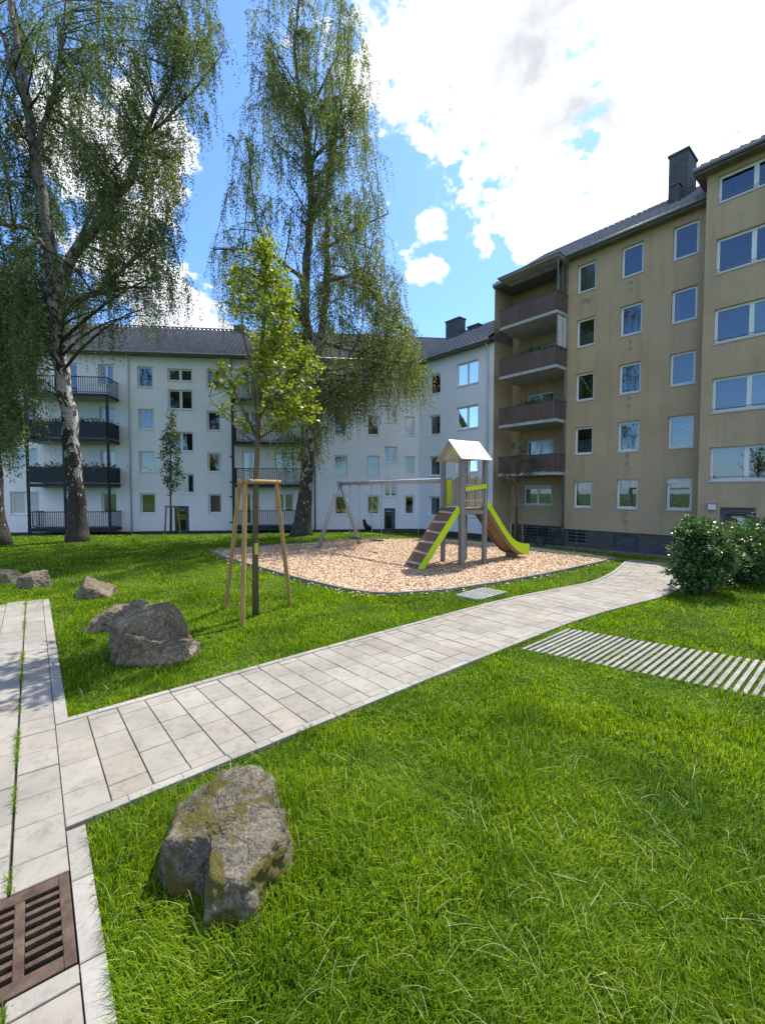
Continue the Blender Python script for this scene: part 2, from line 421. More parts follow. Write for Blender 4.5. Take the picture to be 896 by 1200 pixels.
def rockmat(name, c1, c2, moss):
    m, nt, b = newmat(name)
    v = coords(nt)
    n1 = noise_tex(nt, v, 3.5, 8, 0.65, 0.3); n2 = noise_tex(nt, v, 26, 10, 0.8); n3 = noise_tex(nt, v, 5.5, 6, 0.6, 0.5)
    vor = nd(nt, 'ShaderNodeTexVoronoi'); vor.inputs['Scale'].default_value = 26; nt.links.new(v, vor.inputs['Vector'])
    r = ramp(nt, [(0.3, c1), (0.7, c2)]); nt.links.new(n1, r.inputs[0])
    r2 = ramp(nt, [(0.28, 0.2), (0.5, 0.95), (0.72, 1.6)]); nt.links.new(n2, r2.inputs[0])
    c = mixc(nt, 1.0, r.outputs[0], r2.outputs[0], 'MULTIPLY')
    n5 = noise_tex(nt, v, 85, 4, 0.7); r6 = ramp(nt, [(0.36, 0.6), (0.5, 1.0), (0.64, 1.38)]); nt.links.new(n5, r6.inputs[0])
    c = mixc(nt, 1.0, c, r6.outputs[0], 'MULTIPLY')
    vd = nd(nt, 'ShaderNodeMixRGB'); vd.inputs[0].default_value = .12
    nz = nd(nt, 'ShaderNodeTexNoise'); nz.inputs['Scale'].default_value = 5; nt.links.new(v, nz.inputs['Vector'])
    nt.links.new(v, vd.inputs[1]); nt.links.new(nz.outputs['Color'], vd.inputs[2])
    cr = nd(nt, 'ShaderNodeTexVoronoi'); cr.feature = 'DISTANCE_TO_EDGE'; cr.inputs['Scale'].default_value = 2.6; nt.links.new(vd.outputs[0], cr.inputs['Vector'])
    r7 = ramp(nt, [(0.0, 0.7), (0.012, 1.0)]); nt.links.new(cr.outputs['Distance'], r7.inputs[0])
    c = mixc(nt, 1.0, c, r7.outputs[0], 'MULTIPLY')
    # pale lichen specks
    r3 = ramp(nt, [(0.10, 1.0), (0.17, 0.0)]); nt.links.new(vor.outputs['Distance'], r3.inputs[0])
    n4 = noise_tex(nt, v, 7, 3); r4 = ramp(nt, [(0.5, 0.0), (0.6, 0.75)]); nt.links.new(n4, r4.inputs[0])
    ml = nd(nt, 'ShaderNodeMath', operation='MULTIPLY'); nt.links.new(r3.outputs[0], ml.inputs[0]); nt.links.new(r4.outputs[0], ml.inputs[1])
    c = mixc(nt, ml.outputs[0], c, (0.55, 0.53, 0.49))
    # moss
    r5 = ramp(nt, [(0.60 - moss * 0.12, 0.0), (0.68 - moss * 0.12, 0.85)]); nt.links.new(n3, r5.inputs[0])
    c = mixc(nt, r5.outputs[0], c, (0.115, 0.10, 0.012))
    nt.links.new(c, b.inputs['Base Color']); b.inputs['Roughness'].default_value = 0.9; b.inputs['Specular IOR Level'].default_value = 0.2
    ad = nd(nt, 'ShaderNodeMath', operation='ADD'); nt.links.new(n2, ad.inputs[0]); nt.links.new(n5, ad.inputs[1])
    a3 = nd(nt, 'ShaderNodeMath', operation='ADD'); nt.links.new(ad.outputs[0], a3.inputs[0]); nt.links.new(r7.outputs[0], a3.inputs[1])
    add_bump(nt, b, a3.outputs[0], 1.0, 0.02)
    return m
M['rock_moss'] = rockmat('mossy rock', (0.11, 0.094, 0.068), (0.32, 0.28, 0.215), 1.15)
M['rock'] = rockmat('rock', (0.115, 0.092, 0.062), (0.34, 0.285, 0.20), 0.15)

# ------------------------------------------------------------------ ground layout
# left path: straight, kerb right edge runs through K0 along KA
K0 = Vector((-0.998, 1.675)) * (1.0)
k0 = G(138, 1199); K0 = Vector((k0.x, k0.y))
k1 = G(58, 704); KA = (Vector((k1.x, k1.y)) - K0).normalized()
KL = Vector((-KA.y, KA.x))                    # to the left of the path direction
PATH_END = (Vector((k1.x, k1.y)) - K0).length
def lp(s, t): p = K0 + KA * s + KL * t; return p
# crossing path: edges in the photo -> centre line
up_px = [(82, 844), (300, 784), (500, 727), (584, 704), (677, 690), (747, 679.5), (792, 669)]
lo_px = [(103, 968), (300, 884), (500, 799), (602, 761), (661, 735), (721, 711), (792, 690.5)]
def dense(pts, n=400):
    P = np.array([[p.x, p.y] for p in pts]); d = np.r_[0, np.cumsum(np.hypot(*np.diff(P, axis=0).T))]
    s = np.linspace(0, d[-1], n); return np.c_[np.interp(s, d, P[:, 0]), np.interp(s, d, P[:, 1])]
lo_e = dense([G(*p) for p in lo_px]); up_e = dense([G(*p) for p in up_px])
cl = []
for p in lo_e[::10]:
    q = up_e[np.argmin(np.hypot(*(up_e - p).T))]
    cl.append((p + q) / 2)
cl = np.array(cl)
# begin on the band's edge, end beyond the shrub towards the door
d0 = cl[6] - cl[0]; d0 /= np.hypot(*d0)
start = cl[0] - d0 * 0.092
cl = np.vstack([start, cl[1:], cl[-1] + np.array([0.9, 1.0]), cl[-1] + np.array([2.0, 2.6]), cl[-1] + np.array([2.9, 4.2])])
for _ in range(12):
    cl[1:-1] = (cl[:-2] + cl[2:] + 2 * cl[1:-1]) / 4
cseg = np.hypot(*np.diff(cl, axis=0).T); cs = np.r_[0, np.cumsum(cseg)]
CLEN = cs[-1]
HW = 0.78
def cpos(s, t):
    x = np.interp(s, cs, cl[:, 0]); y = np.interp(s, cs, cl[:, 1])
    e = 0.15
    dx = np.interp(s + e, cs, cl[:, 0]) - np.interp(s - e, cs, cl[:, 0]); dy = np.interp(s + e, cs, cl[:, 1]) - np.interp(s - e, cs, cl[:, 1])
    l = np.hypot(dx, dy) + 1e-9
    X0, Y0_ = x - dy / l * t, y + dx / l * t
    # the first courses are cut to meet the left path's band squarely
    k = np.clip(1 - np.asarray(s) / 1.1, 0, 1)
    de = ((K0.x + KL.x * .1 - X0) * KL.x + (K0.y + KL.y * .1 - Y0_) * KL.y)
    dn = dx / l * KL.x + dy / l * KL.y
    adv = de / dn + np.asarray(s)
    return X0 + dx / l * adv * k, Y0_ + dy / l * adv * k
fine_s = np.linspace(0, CLEN, 500); fx, fy = cpos(fine_s, 0.0)
def in_cross(x, y, m=0.0):
    out = np.zeros(x.shape, bool)
    for i in range(0, len(x), 20000):
        xs, ys = x[i:i + 20000], y[i:i + 20000]
        d = ((xs[:, None] - fx[None, ::4]) ** 2 + (ys[:, None] - fy[None, ::4]) ** 2).min(1)
        out[i:i + 20000] = d < (HW + m) ** 2
    return out
def in_left(x, y, m=0.0):
    s = (x - K0.x) * KA.x + (y - K0.y) * KA.y; t = (x - K0.x) * KL.x + (y - K0.y) * KL.y
    return (t > -m) & (t < 4.2) & (s < PATH_END - 0.15 + 0.25 * np.sin(t * 3.1)) 
pit_px = [(248, 648), (268, 656), (300, 665.5), (350, 680), (400, 692), (430, 697), (460, 698.5), (520, 694.5), (580, 685.5), (640, 674.5), (700, 661), (722, 656), (690, 651), (640, 645), (600, 639.5), (540, 634.5), (480, 632.5), (430, 633), (380, 636), (320, 640.5), (270, 644.5)]
pit = np.array([[G(*p).x, G(*p).y] for p in pit_px])
def in_poly(x, y, P):
    r = np.zeros(x.shape, bool); j = len(P) - 1
    for i in range(len(P)):
        xi, yi = P[i]; xj, yj = P[j]
        c = ((yi > y) != (yj > y)) & (x < (xj - xi) * (y - yi) / (yj - yi + 1e-12) + xi)
        r ^= c; j = i
    return r
# slatted strip
a0 = G(610, 762); a1 = G(665, 738); b0 = G(896, 820)
SO = Vector((a0.x, a0.y)); SU = (Vector((b0.x, b0.y)) - SO).normalized(); SV = Vector((a1.x - a0.x, a1.y - a0.y)); SW = SV.length; SV.normalize(); SL = 5.2
strip = np.array([[*(SO)], [*(SO + SU * SL)], [*(SO + SU * SL + SV * SW)], [*(SO + SV * SW)]])

# ground sheet
def axis(lim, core, step):
    c = np.arange(-core, core + 1e-6, step); g = [core]
    while g[-1] < lim: g.append(g[-1] * 1.5)
    g = np.array(g[1:]); return np.r_[-g[::-1], c, g]
gx = axis(900, 36, 0.4); gy = axis(900, 44, 0.4)
X, Y = np.meshgrid(gx, gy); Z = terr(X, Y)
nx, ny = len(gx), len(gy)
idx = np.arange(nx * ny).reshape(ny, nx)
F = np.stack([idx[:-1, :-1], idx[:-1, 1:], idx[1:, 1:], idx[1:, :-1]], -1).reshape(-1, 4)
tag(np_mesh('lawn', np.c_[X.ravel(), Y.ravel(), Z.ravel()], F, M['ground'], smooth=True), kind='structure')

# paving --------------------------------------------------------------
def tile(mb, c4, z=0.035, inset=0.006, dz=0.0, mi=0):
    P = [Vector((float(c[0]), float(c[1]))) for c in c4]; cen = sum(P, Vector((0, 0))) / 4
    if (P[0] - P[1]).length < .02 or (P[1] - P[2]).length < .02: return
    j = [random.uniform(-.0015, .0015) for _ in range(4)]
    top = []; out = []; bot = []
    for p, q in zip(P, j):
        g = tz(p.x, p.y); d = (p - cen); l = d.length
        top.append((*(cen + d * (1 - inset / l)), g + z + dz + q)); out.append((*p, g + z + dz - 0.005 + q)); bot.append((*p, g - 0.01))
    vs = top + out + bot
    fs = [(0, 1, 2, 3)]
    for a, b in ((0, 4), (4, 8)):
        for i in range(4):
            k = (i + 1) % 4; fs.append((b + i, b + k, a + k, a + i))
    mb.add(vs, fs, mi)

mb = MB(); g = 0.0027
s = 0.0
while s < CLEN:
    L = 0.235; ns = min(CLEN, s + L)
    off = 0.37 * random.choice([0.0, 0.5, 0.25, 0.72])
    ts = [-HW + 0.085]
    t = -HW + 0.085 + (0.37 - off if off > 0.05 else 0.37)
    while t < HW - 0.085 - 0.08: ts.append(t); t += 0.37
    ts.append(HW - 0.085)
    for ta, tb in zip(ts[:-1], ts[1:]):
        c = [cpos(s + g, ta + g), cpos(ns - g, ta + g), cpos(ns - g, tb - g), cpos(s + g, tb - g)]
        tile(mb, c, dz=random.uniform(-.002, .002))
    s = ns
tag(mb.build('cross_path', M['tile']), kind='structure')
mb = MB(); s = 0.0
while s < CLEN:
    ns = s + 0.95
    for sgn in (-1, 1):
        ta, tb = sorted((sgn * (HW - 0.082), sgn * HW))
        n = 3
        for k in range(n):
            sa = s + (ns - s) * k / n + (0.003 if k == 0 else 0); sb = s + (ns - s) * (k + 1) / n - (0.003 if k == n - 1 else 0)
            tile(mb, [cpos(sa, ta + .003), cpos(sb, ta + .003), cpos(sb, tb - .003), cpos(sa, tb - .003)], z=0.038)
    s = ns
tag(mb.build('path_kerb', M['kerb']), kind='structure')
# path bed (joints)
n = 160; ss = np.linspace(0, CLEN, n); V = []
for sgn in (-1, 1):
    x, y = cpos(ss, sgn * (HW - 0.004)); V.append(np.c_[x, y, terr(x, y) + 0.022])
V = np.vstack(V); F = np.array([[i, i + 1, n + i + 1, n + i] for i in range(n - 1)])
tag(np_mesh('path_bed', V, F, M['joint']), kind='structure')

# left path
cross_s = [((Vector(cl[0]) - K0).dot(KA))]
cs0 = ((lo_e[0] - np.array(K0)) @ np.array(KA)); cs1 = ((up_e[0] - np.array(K0)) @ np.array(KA))
gc = [G(85, 1027), G(95, 1134)]
gs1 = (Vector((gc[0].x, gc[0].y)) - K0).dot(KA); gs0 = (Vector((gc[1].x, gc[1].y)) - K0).dot(KA)
GT0, GW = 0.103, 0.50
mb = MB(); mk = MB()
def rect(sa, sb, ta, tb): return [lp(sa, ta), lp(sb, ta), lp(sb, tb), lp(sa, tb)]
s = -2.2
while s < PATH_END:                       # kerb, broken where the crossing path joins
    ns = min(s + 0.5, PATH_END)
    if ns < cs0 - 0.03 or s > cs1 - 0.03: tile(mk, rect(s + .003, ns - .003, 0.004, 0.096), z=0.04)
    elif s < cs0 - 0.03: tile(mk, rect(s + .003, cs0 - 0.03, 0.004, 0.096), z=0.04)
    elif ns > cs1 - 0.03: tile(mk, rect(cs1 - 0.03, ns - .003, 0.004, 0.096), z=0.04)
    s = ns
def clear(sa, sb, ta, tb): return sb < gs0 - 0.02 or sa > gs1 + 0.02 or ta > GT0 + GW + 0.02 or tb < GT0 - 0.02
def laid(sa, sb, ta, tb):
    """a stone, cut round the drain where it meets it"""
    if clear(sa, sb, ta, tb): tile(mb, rect(sa + g, sb - g, ta + g, tb - g), dz=random.uniform(-.003, .003)); return
    if sa < gs0 - 0.05: tile(mb, rect(sa + g, gs0 - 0.012, ta + g, tb - g))
    if sb > gs1 + 0.05: tile(mb, rect(gs1 + 0.012, sb - g, ta + g, tb - g))
    m0, m1 = max(sa, gs0 - 0.012), min(sb, gs1 + 0.012)
    if tb > GT0 + GW + 0.04 and m1 > m0: tile(mb, rect(m0 + g, m1 - g, max(ta, GT0 + GW + 0.012), tb - g))
s = -2.2
while s < PATH_END:
    L = random.choice([0.28, 0.30, 0.33]); laid(s, s + L, 0.098, 0.338); s += L
t = 0.346; row = 0
while t < 4.0:
    w = random.choice([0.2, 0.22, 0.26, 0.3]); s = -2.2 + random.uniform(0, 0.4)
    while s < PATH_END - 0.1:
        L = random.choice([0.3, 0.36, 0.42, 0.5]); laid(s, s + L, t, t + w); s += L
    t += w
tag(mb.build('left_path', M['tile']), kind='structure')
tag(mk.build('left_kerb', M['kerb']), kind='structure')
mb = MB()
for (sa, sb, ta, tb) in ((-2.2, gs0, 0.0, 4.0), (gs1, PATH_END, 0.0, 4.0), (gs0, gs1, 0.0, GT0), (gs0, gs1, GT0 + GW, 4.0)):
    mb.quad(*[(*p, 0.016) for p in rect(sa, sb, ta, tb)])
tag(mb.build('left_bed', M['joint']), kind='structure')

# drain grate in the left path
dr = empty('drain_grate', (*lp(gs0, GT0), 0.036), math.atan2(KA.y, KA.x))
tag(dr, 'rusty cast iron drain grate with slots set in the left paving', 'drain grate')
GL = gs1 - gs0
mb = MB(); rim = 0.045; T = 0.03
mb.box((0, 0, -T), (GL, rim, 0)); mb.box((0, GW - rim, -T), (GL, GW, 0))
mb.box((0, rim, -T), (rim * 1.5, GW - rim, 0)); mb.box((GL - rim * 1.5, rim, -T), (GL, GW - rim, 0))
mb.box((rim * 1.5, 0.175, -T - .004), (GL - rim * 1.5, 0.215, -.002)); 
mb.build('frame', M['rust'], dr, bevel=0.004)
mb = MB(); nb = 7; span = GL - rim * 3
for i in range(nb):
    x = rim * 1.5 + span * (i + 0.75) / (nb + 0.5)
    for (ya, yb) in ((rim, 0.175), (0.215, GW - rim)):
        mb.box((x - .012, ya, -T), (x + .012, yb, -0.001))
mb.build('bar', M['rust'], dr, bevel=0.003)
mb = MB(); d = -0.25
mb.quad((0, 0, d), (GL, 0, d), (GL, GW, d), (0, GW, d))
for a, b in (((0, 0), (GL, 0)), ((GL, 0), (GL, GW)), ((GL, GW), (0, GW)), ((0, GW), (0, 0))):
    mb.quad((*a, d), (*b, d), (*b, -T), (*a, -T))
mb.build('shaft', M['drain'], dr)

# slatted concrete strip with grass between
mb = MB(); i = 0; p = 0.0
while p < SL:
    w = 0.046; short = random.random() < 0.12
    a = SO + SU * (p + .004); b = SO + SU * (p + w)
    v0 = 0.0 if not short else random.uniform(0.1, 0.3)
    tile(mb, [a + SV * v0, b + SV * v0, b + SV * SW, a + SV * SW], z=0.022)
    if short: tile(mb, [a + SV * 0, b + SV * 0, b + SV * (v0 - .025), a + SV * (v0 - .025)], z=0.022)
    p += 0.078; i += 1
tag(mb.build('slatted_path', M['slat']), kind='structure')

# wood chip bed
V = [(p[0], p[1], tz(p[0], p[1]) + 0.012) for p in pit]
mbp = MB(); mbp.add(V, [tuple(range(len(V)))]); po = mbp.build('chip_bed', M['chipbase']); tag(po, kind='structure')
bm = bmesh.new(); bm.from_mesh(po.data); bmesh.ops.triangulate(bm, faces=bm.faces); bm.to_mesh(po.data); bm.free()
N = 210000
x = rng.uniform(pit[:, 0].min(), pit[:, 0].max(), N); y = rng.uniform(pit[:, 1].min(), pit[:, 1].max(), N)
k = in_poly(x, y, pit)
x2 = x[k][:1500] + rng.normal(0, .05, 1500); y2 = y[k][:1500]
j_ = rng.integers(0, len(pit), 1500); t_ = rng.uniform(0, 1, 1500)[:, None]; q_ = pit[j_] * (1 - t_) + pit[(j_ + 1) % len(pit)] * t_ + rng.normal(0, .13, (1500, 2))
x, y = np.r_[x[k], q_[:, 0]], np.r_[y[k], q_[:, 1]]; N = len(x)
z = terr(x, y) + 0.02 + rng.uniform(0, .035, N)
az = rng.uniform(0, 6.28, N); L = rng.uniform(.012, .032, N); W = rng.uniform(.006, .015, N); tl = rng.normal(0, .28, N); tw = rng.normal(0, .28, N)
ax = np.c_[np.cos(az) * np.cos(tl), np.sin(az) * np.cos(tl), np.sin(tl)] * L[:, None]
bx = np.c_[-np.sin(az) * np.cos(tw), np.cos(az) * np.cos(tw), np.sin(tw)] * W[:, None]
c = np.c_[x, y, z]
V = np.stack([c - ax - bx, c + ax - bx * .8, c + ax * .9 + bx, c - ax + bx * .9], 1).reshape(-1, 3)
tag(np_mesh('wood_chips', V, np.arange(4 * N).reshape(-1, 4), M['chips']), kind='stuff')
mb = MB(); n = len(pit)
for i in range(n):
    a = Vector(pit[i]); b = Vector(pit[(i + 1) % n]); d = (b - a).normalized()
    mb.bar((*(a - d * .02), tz(a.x, a.y) + .03), (*(b + d * .02), tz(b.x, b.y) + .03), 0.07, 0.09)
tag(mb.build('bed_edging', M['edging']), kind='structure')

# lawn grate beside the path
q = [G(541, 699.5), G(572, 691), G(587, 697.5), G(556, 706.5)]
ctr = sum(q, Vector()) / 4; ue = (q[1] - q[0] + q[2] - q[3]) / 2; ve = (q[3] - q[0] + q[2] - q[1]) / 2
LG = ue.length; WG = ve.length
lg = empty('lawn_grate', (ctr.x, ctr.y, 0.03), math.atan2(ue.y, ue.x))
tag(lg, 'small pale metal grating lying in the grass beside the wood chip bed', 'grating')
mb = MB()
for i in range(8): yy = -WG / 2 + WG * i / 7; mb.box((-LG / 2, yy - .018, -.01), (LG / 2, yy + .018, .03))
mb.build('bar', M['galv'], lg)
mb = MB()
for xx in (-LG / 2 - .012, LG / 2 + .012, 0): mb.box((xx - .012, -WG / 2 - .02, -.012), (xx + .012, WG / 2 + .02, .024))
mb.build('cross_bar', M['galv'], lg)

# ------------------------------------------------------------------ grass
def grass(name, n, y0, y1, dens_pow, hlo, hhi, wmul, m=None):
    u = rng.uniform(0, 1, n)
    Yv = y0 * (y1 / y0) ** u
    Xv = rng.uniform(-1, 1, n) * (0.98 * Yv + 1.0)
    s_ = (Xv - K0.x) * KA.x + (Yv - K0.y) * KA.y
    keep = ~in_left(Xv, Yv) & ~in_cross(Xv, Yv, 0.0) & ~in_poly(Xv, Yv, pit)
    keep &= ~((in_poly(Xv, Yv, strip)) & (((((Xv - SO.x) * SV.y - (Yv - SO.y) * SV.x) / (SU.x * SV.y - SU.y * SV.x) % 0.078) < 0.046)))
    for f in (FW, FR, FT):
        keep &= -((Xv - f.o.x) * f.n.x + (Yv - f.o.y) * f.n.y) > 0.15
    Xv, Yv = Xv[keep], Yv[keep]; n = len(Xv)
    zz = terr(Xv, Yv)
    # tufts and swept patches from sums of sines
    def wob(a, b, c): return np.sin(Xv * a + 1.7 * np.sin(Yv * b + c)) * np.sin(Yv * a * .9 + 1.5 * np.sin(Xv * b * 1.2 + c * 2))
    pt = np.clip(0.5 + 0.28 * wob(2.1, 1.3, .4) + 0.26 * wob(5.3, 3.1, 1.9) + .2 * wob(13, 7, .8), 0, 1)
    h = rng.uniform(hlo, hhi, n) * (0.5 + 0.95 * pt)
    ins = in_poly(Xv, Yv, strip); h[ins] *= 0.55
    w = np.maximum(0.0024, 0.00085 * Yv) * wmul * rng.uniform(.7, 1.3, n)
    flow = 2.4 * wob(1.1, .9, 2.2) + 1.2 * wob(3.7, 2.1, .3)
    az = np.where(rng.uniform(0, 1, n) < .6, flow + rng.normal(0, .7, n), rng.uniform(0, 2 * np.pi, n)); ln = np.abs(rng.normal(.15, .55, n)) + .5 * (1 - pt)
    d = np.c_[np.cos(az), np.sin(az), np.zeros(n)]; sd = np.c_[-np.sin(az), np.cos(az), np.zeros(n)] * w[:, None]
    b = np.c_[Xv, Yv, zz - .004]
    mid = b + d * (h * .22 * ln)[:, None] + np.c_[np.zeros(n), np.zeros(n), h * .6]
    tip = b + d * (h * .75 * ln)[:, None] + np.c_[np.zeros(n), np.zeros(n), h * (1 - .25 * np.minimum(np.abs(ln), 1.5))]
    V = np.stack([b - sd, b + sd, mid + sd * .75, mid - sd * .75, tip], 1).reshape(-1, 3)
    i = np.arange(n)[:, None] * 5
    F = (i[:, :, None] + np.array([[0, 1, 2], [0, 2, 3], [3, 2, 4]])[None]).reshape(-1, 3)
    return V, F
def joint_grass(n):
    a = rng.uniform(-1.5, PATH_END, n); ok = (np.sin(a * 3.1) + np.sin(a * 7.7 + 1) + rng.normal(0, .6, n)) > .3; a = a[ok]; a = a[(a < gs0 - .02) | (a > gs1 + .02)]
    t = .342 + rng.normal(0, .008, len(a))
    m_ = n // 2; a2 = PATH_END - np.abs(rng.normal(0, .35, m_)); t2 = rng.uniform(0, 4, m_); a = np.r_[a, a2]; t = np.r_[t, t2]
    P = np.array(K0)[None] + np.array(KA)[None] * a[:, None] + np.array(KL)[None] * t[:, None]; k = len(P)
    h = rng.uniform(.015, .045, k); az = rng.uniform(0, 6.28, k); d = np.c_[np.cos(az), np.sin(az), np.zeros(k)]; sd = np.c_[-np.sin(az), np.cos(az), np.zeros(k)] * .003
    b = np.c_[P, np.full(k, .02)]; up = np.c_[np.zeros(k), np.zeros(k), h]; mid = b + up * .6 + d * (h * .3)[:, None]; tip = b + up + d * (h * .8)[:, None]
    V = np.stack([b - sd, b + sd, mid + sd * .75, mid - sd * .75, tip], 1).reshape(-1, 3); i = np.arange(k)[:, None] * 5
    return V, (i[:, :, None] + np.array([[0, 1, 2], [0, 2, 3], [3, 2, 4]])[None]).reshape(-1, 3)
parts = [joint_grass(5000), grass('g', 200000, 0.9, 4.0, 1, .04, .115, 1.0), grass('g', 150000, 3.6, 9, 1, .035, .075, 1.05), grass('g', 130000, 8, 30, 1, .035, .07, 1.2)]
off = 0; VV = []; FF = []
for V, F in parts: VV.append(V); FF.append(F + off); off += len(V)
tag(np_mesh('grass', np.vstack(VV), np.vstack(FF), M['grass']), kind='stuff')
# long dry stalks left by the mower
n = 1000
Yv = 1.1 * (5.0 / 1.1) ** rng.uniform(0, 1, n); Xv = rng.uniform(-1, 1, n) * (0.95 * Yv + .3)
k = ~in_left(Xv, Yv) & ~in_cross(Xv, Yv) & ~in_poly(Xv, Yv, strip); Xv, Yv = Xv[k], Yv[k]; n = len(Xv)
az = rng.uniform(0, 6.28, n); L = rng.uniform(.06, .2, n); cv = rng.normal(0, .22, n); rise = rng.uniform(.0, .08, n); z0 = terr(Xv, Yv) + rng.uniform(.02, .06, n)
wd = 0.0005 + 0.00026 * Yv; SEG = 6; P = []
for i in range(SEG + 1):
    t = i / SEG
    x_ = Xv + np.cos(az) * L * t - np.sin(az) * L * cv * t * t; y_ = Yv + np.sin(az) * L * t + np.cos(az) * L * cv * t * t
    z_ = z0 + rise * np.sin(t * 2.2); ta = az + 2 * cv * t; w_ = wd * (1 - .7 * t)
    P += [np.c_[x_ + np.sin(ta) * w_, y_ - np.cos(ta) * w_, z_], np.c_[x_ - np.sin(ta) * w_, y_ + np.cos(ta) * w_, z_]]
V = np.stack(P, 1).reshape(-1, 3); i = np.arange(n)[:, None] * (2 * SEG + 2)
F = (i[:, :, None] + np.array([[2 * j, 2 * j + 1, 2 * j + 3, 2 * j + 2] for j in range(SEG)])[None]).reshape(-1, 4)
M['stalk'] = islandmat('pale stalks', (0.26, 0.38, 0.08), (0.52, 0.54, 0.28), None, 0.6, 0.3)
tag(np_mesh('cut_stalks', V, F, M['stalk']), kind='stuff')
#GRASS_END

# ------------------------------------------------------------------ buildings
WCACHE = {}
def window(parent, x, z, w, h, sashes=1, curtain=None, y=0.13, sill=True, lower=0.0, name='window', rail=False):
    key = (round(w, 2), round(h, 2), sashes, sill, lower)
    if key not in WCACHE:
        f = 0.055; mb = MB(); X0 = w / 2 + .015
        mb.box((-X0, 0, -.015), (X0, .06, f)); mb.box((-X0, 0, h - f), (X0, .06, h + .015))
        mb.box((-X0, 0, f), (-w / 2 + f, .06, h - f)); mb.box((w / 2 - f, 0, f), (X0, .06, h - f))
        iw = (w - 2 * f) / sashes; sf = 0.045
        pn = MB()
        for i in range(sashes):
            a = -w / 2 + f + iw * i; b = a + iw
            if i: mb.box((a - .03, -.002, f), (a + .03, .058, h - f))
            a2, b2 = a + .004 + (.026 if i else 0), b - .004 - (.026 if i < sashes - 1 else 0)
            mb.box((a2, -.012, f + .004), (b2, .04, f + sf)); mb.box((a2, -.012, h - f - sf), (b2, .04, h - f - .004))
            mb.box((a2, -.012, f + sf), (a2 + sf, .04, h - f - sf)); mb.box((b2 - sf, -.012, f + sf), (b2, .04, h - f - sf))
            pn.quad((a2 + sf, .02, f + sf), (b2 - sf, .02, f + sf), (b2 - sf, .02, h - f - sf), (a2 + sf, .02, h - f - sf))
        sl = MB(); sl.box((-w / 2 - .04, -.17, -.045), (w / 2 + .04, -.002, -.017))
        WCACHE[key] = (mb.mesh('window', M['frame']), pn.mesh('pane', M['glass']), sl.mesh('sill', M['sill']))
    mf, mp, ms = WCACHE[key]
    o = bpy.data.objects.new(name, mf); COL.objects.link(o); o.parent = parent; o.location = (x, y, z)
    p = bpy.data.objects.new('pane', mp); COL.objects.link(p); p.parent = o
    if sill:
        q = bpy.data.objects.new('sill', ms); COL.objects.link(q); q.parent = o
    if curtain:
        ck = (key, curtain)
        if ck not in WCACHE:
            zz0, zz1, mat_, amp = {'full': (.06, 1, M['curtain'], .02), 'half': (.06, .5, M['curtain'], .02), 'lace': (.06, 1, M['lace'], .015), 'halflace': (.06, .55, M['lace'], .015), 'side': (.06, 1, M['curtain'], .025),
                                   'blind': (.0, 1, M['blind'], 0), 'blindtop': (.45, 1, M['blind'], 0)}[curtain]
            vs = []; fs = []; nn = 40
            xs = np.linspace(-w / 2, w / 2, nn)
            if curtain == 'side': xs = np.linspace(-w / 2, -w / 2 + w * .3, nn)
            for i, xx in enumerate(xs):
                yy = .13 + amp * math.sin(i * 1.05)
                if curtain.startswith('blind'): yy = .045
                vs += [(xx, yy, zz0 * h), (xx, yy, zz1 * h)]
                if i: fs.append((2 * i - 2, 2 * i, 2 * i + 1, 2 * i - 1))
            c = MB(); c.add(vs, fs); WCACHE[ck] = c.mesh('curtain', mat_)
        c = bpy.data.objects.new('blind' if curtain.startswith('blind') else 'curtain', WCACHE[ck]); COL.objects.link(c); c.parent = o
        if curtain.startswith('blind'): c.location.y = -.028 if curtain == 'blind' else 0.0
    return o

def wall(mb, x0, x1, z0, z1, holes, y=0.0, depth=0.125):
    xs = sorted({x0, x1, *[v for h in holes for v in (h[0], h[1])]}); zs = sorted({z0, z1, *[v for h in holes for v in (h[2], h[3])]})
    xs = [v for v in xs if x0 - 1e-6 <= v <= x1 + 1e-6]; zs = [v for v in zs if z0 - 1e-6 <= v <= z1 + 1e-6]
    for a, b in zip(xs[:-1], xs[1:]):
        for c, d in zip(zs[:-1], zs[1:]):
            mx, mz = (a + b) / 2, (c + d) / 2
            if any(h[0] < mx < h[1] and h[2] < mz < h[3] for h in holes): continue
            mb.quad((a, y, c), (b, y, c), (b, y, d), (a, y, d))
    for (a, b, c, d) in holes:
        e = y + depth
        mb.quad((a, y, c), (a, e, c), (a, e, d), (a, y, d)); mb.quad((b, y, c), (b, y, d), (b, e, d), (b, e, c))
        mb.quad((a, y, c), (b, y, c), (b, e, c), (a, e, c)); mb.quad((a, y, d), (a, e, d), (b, e, d), (b, y, d))

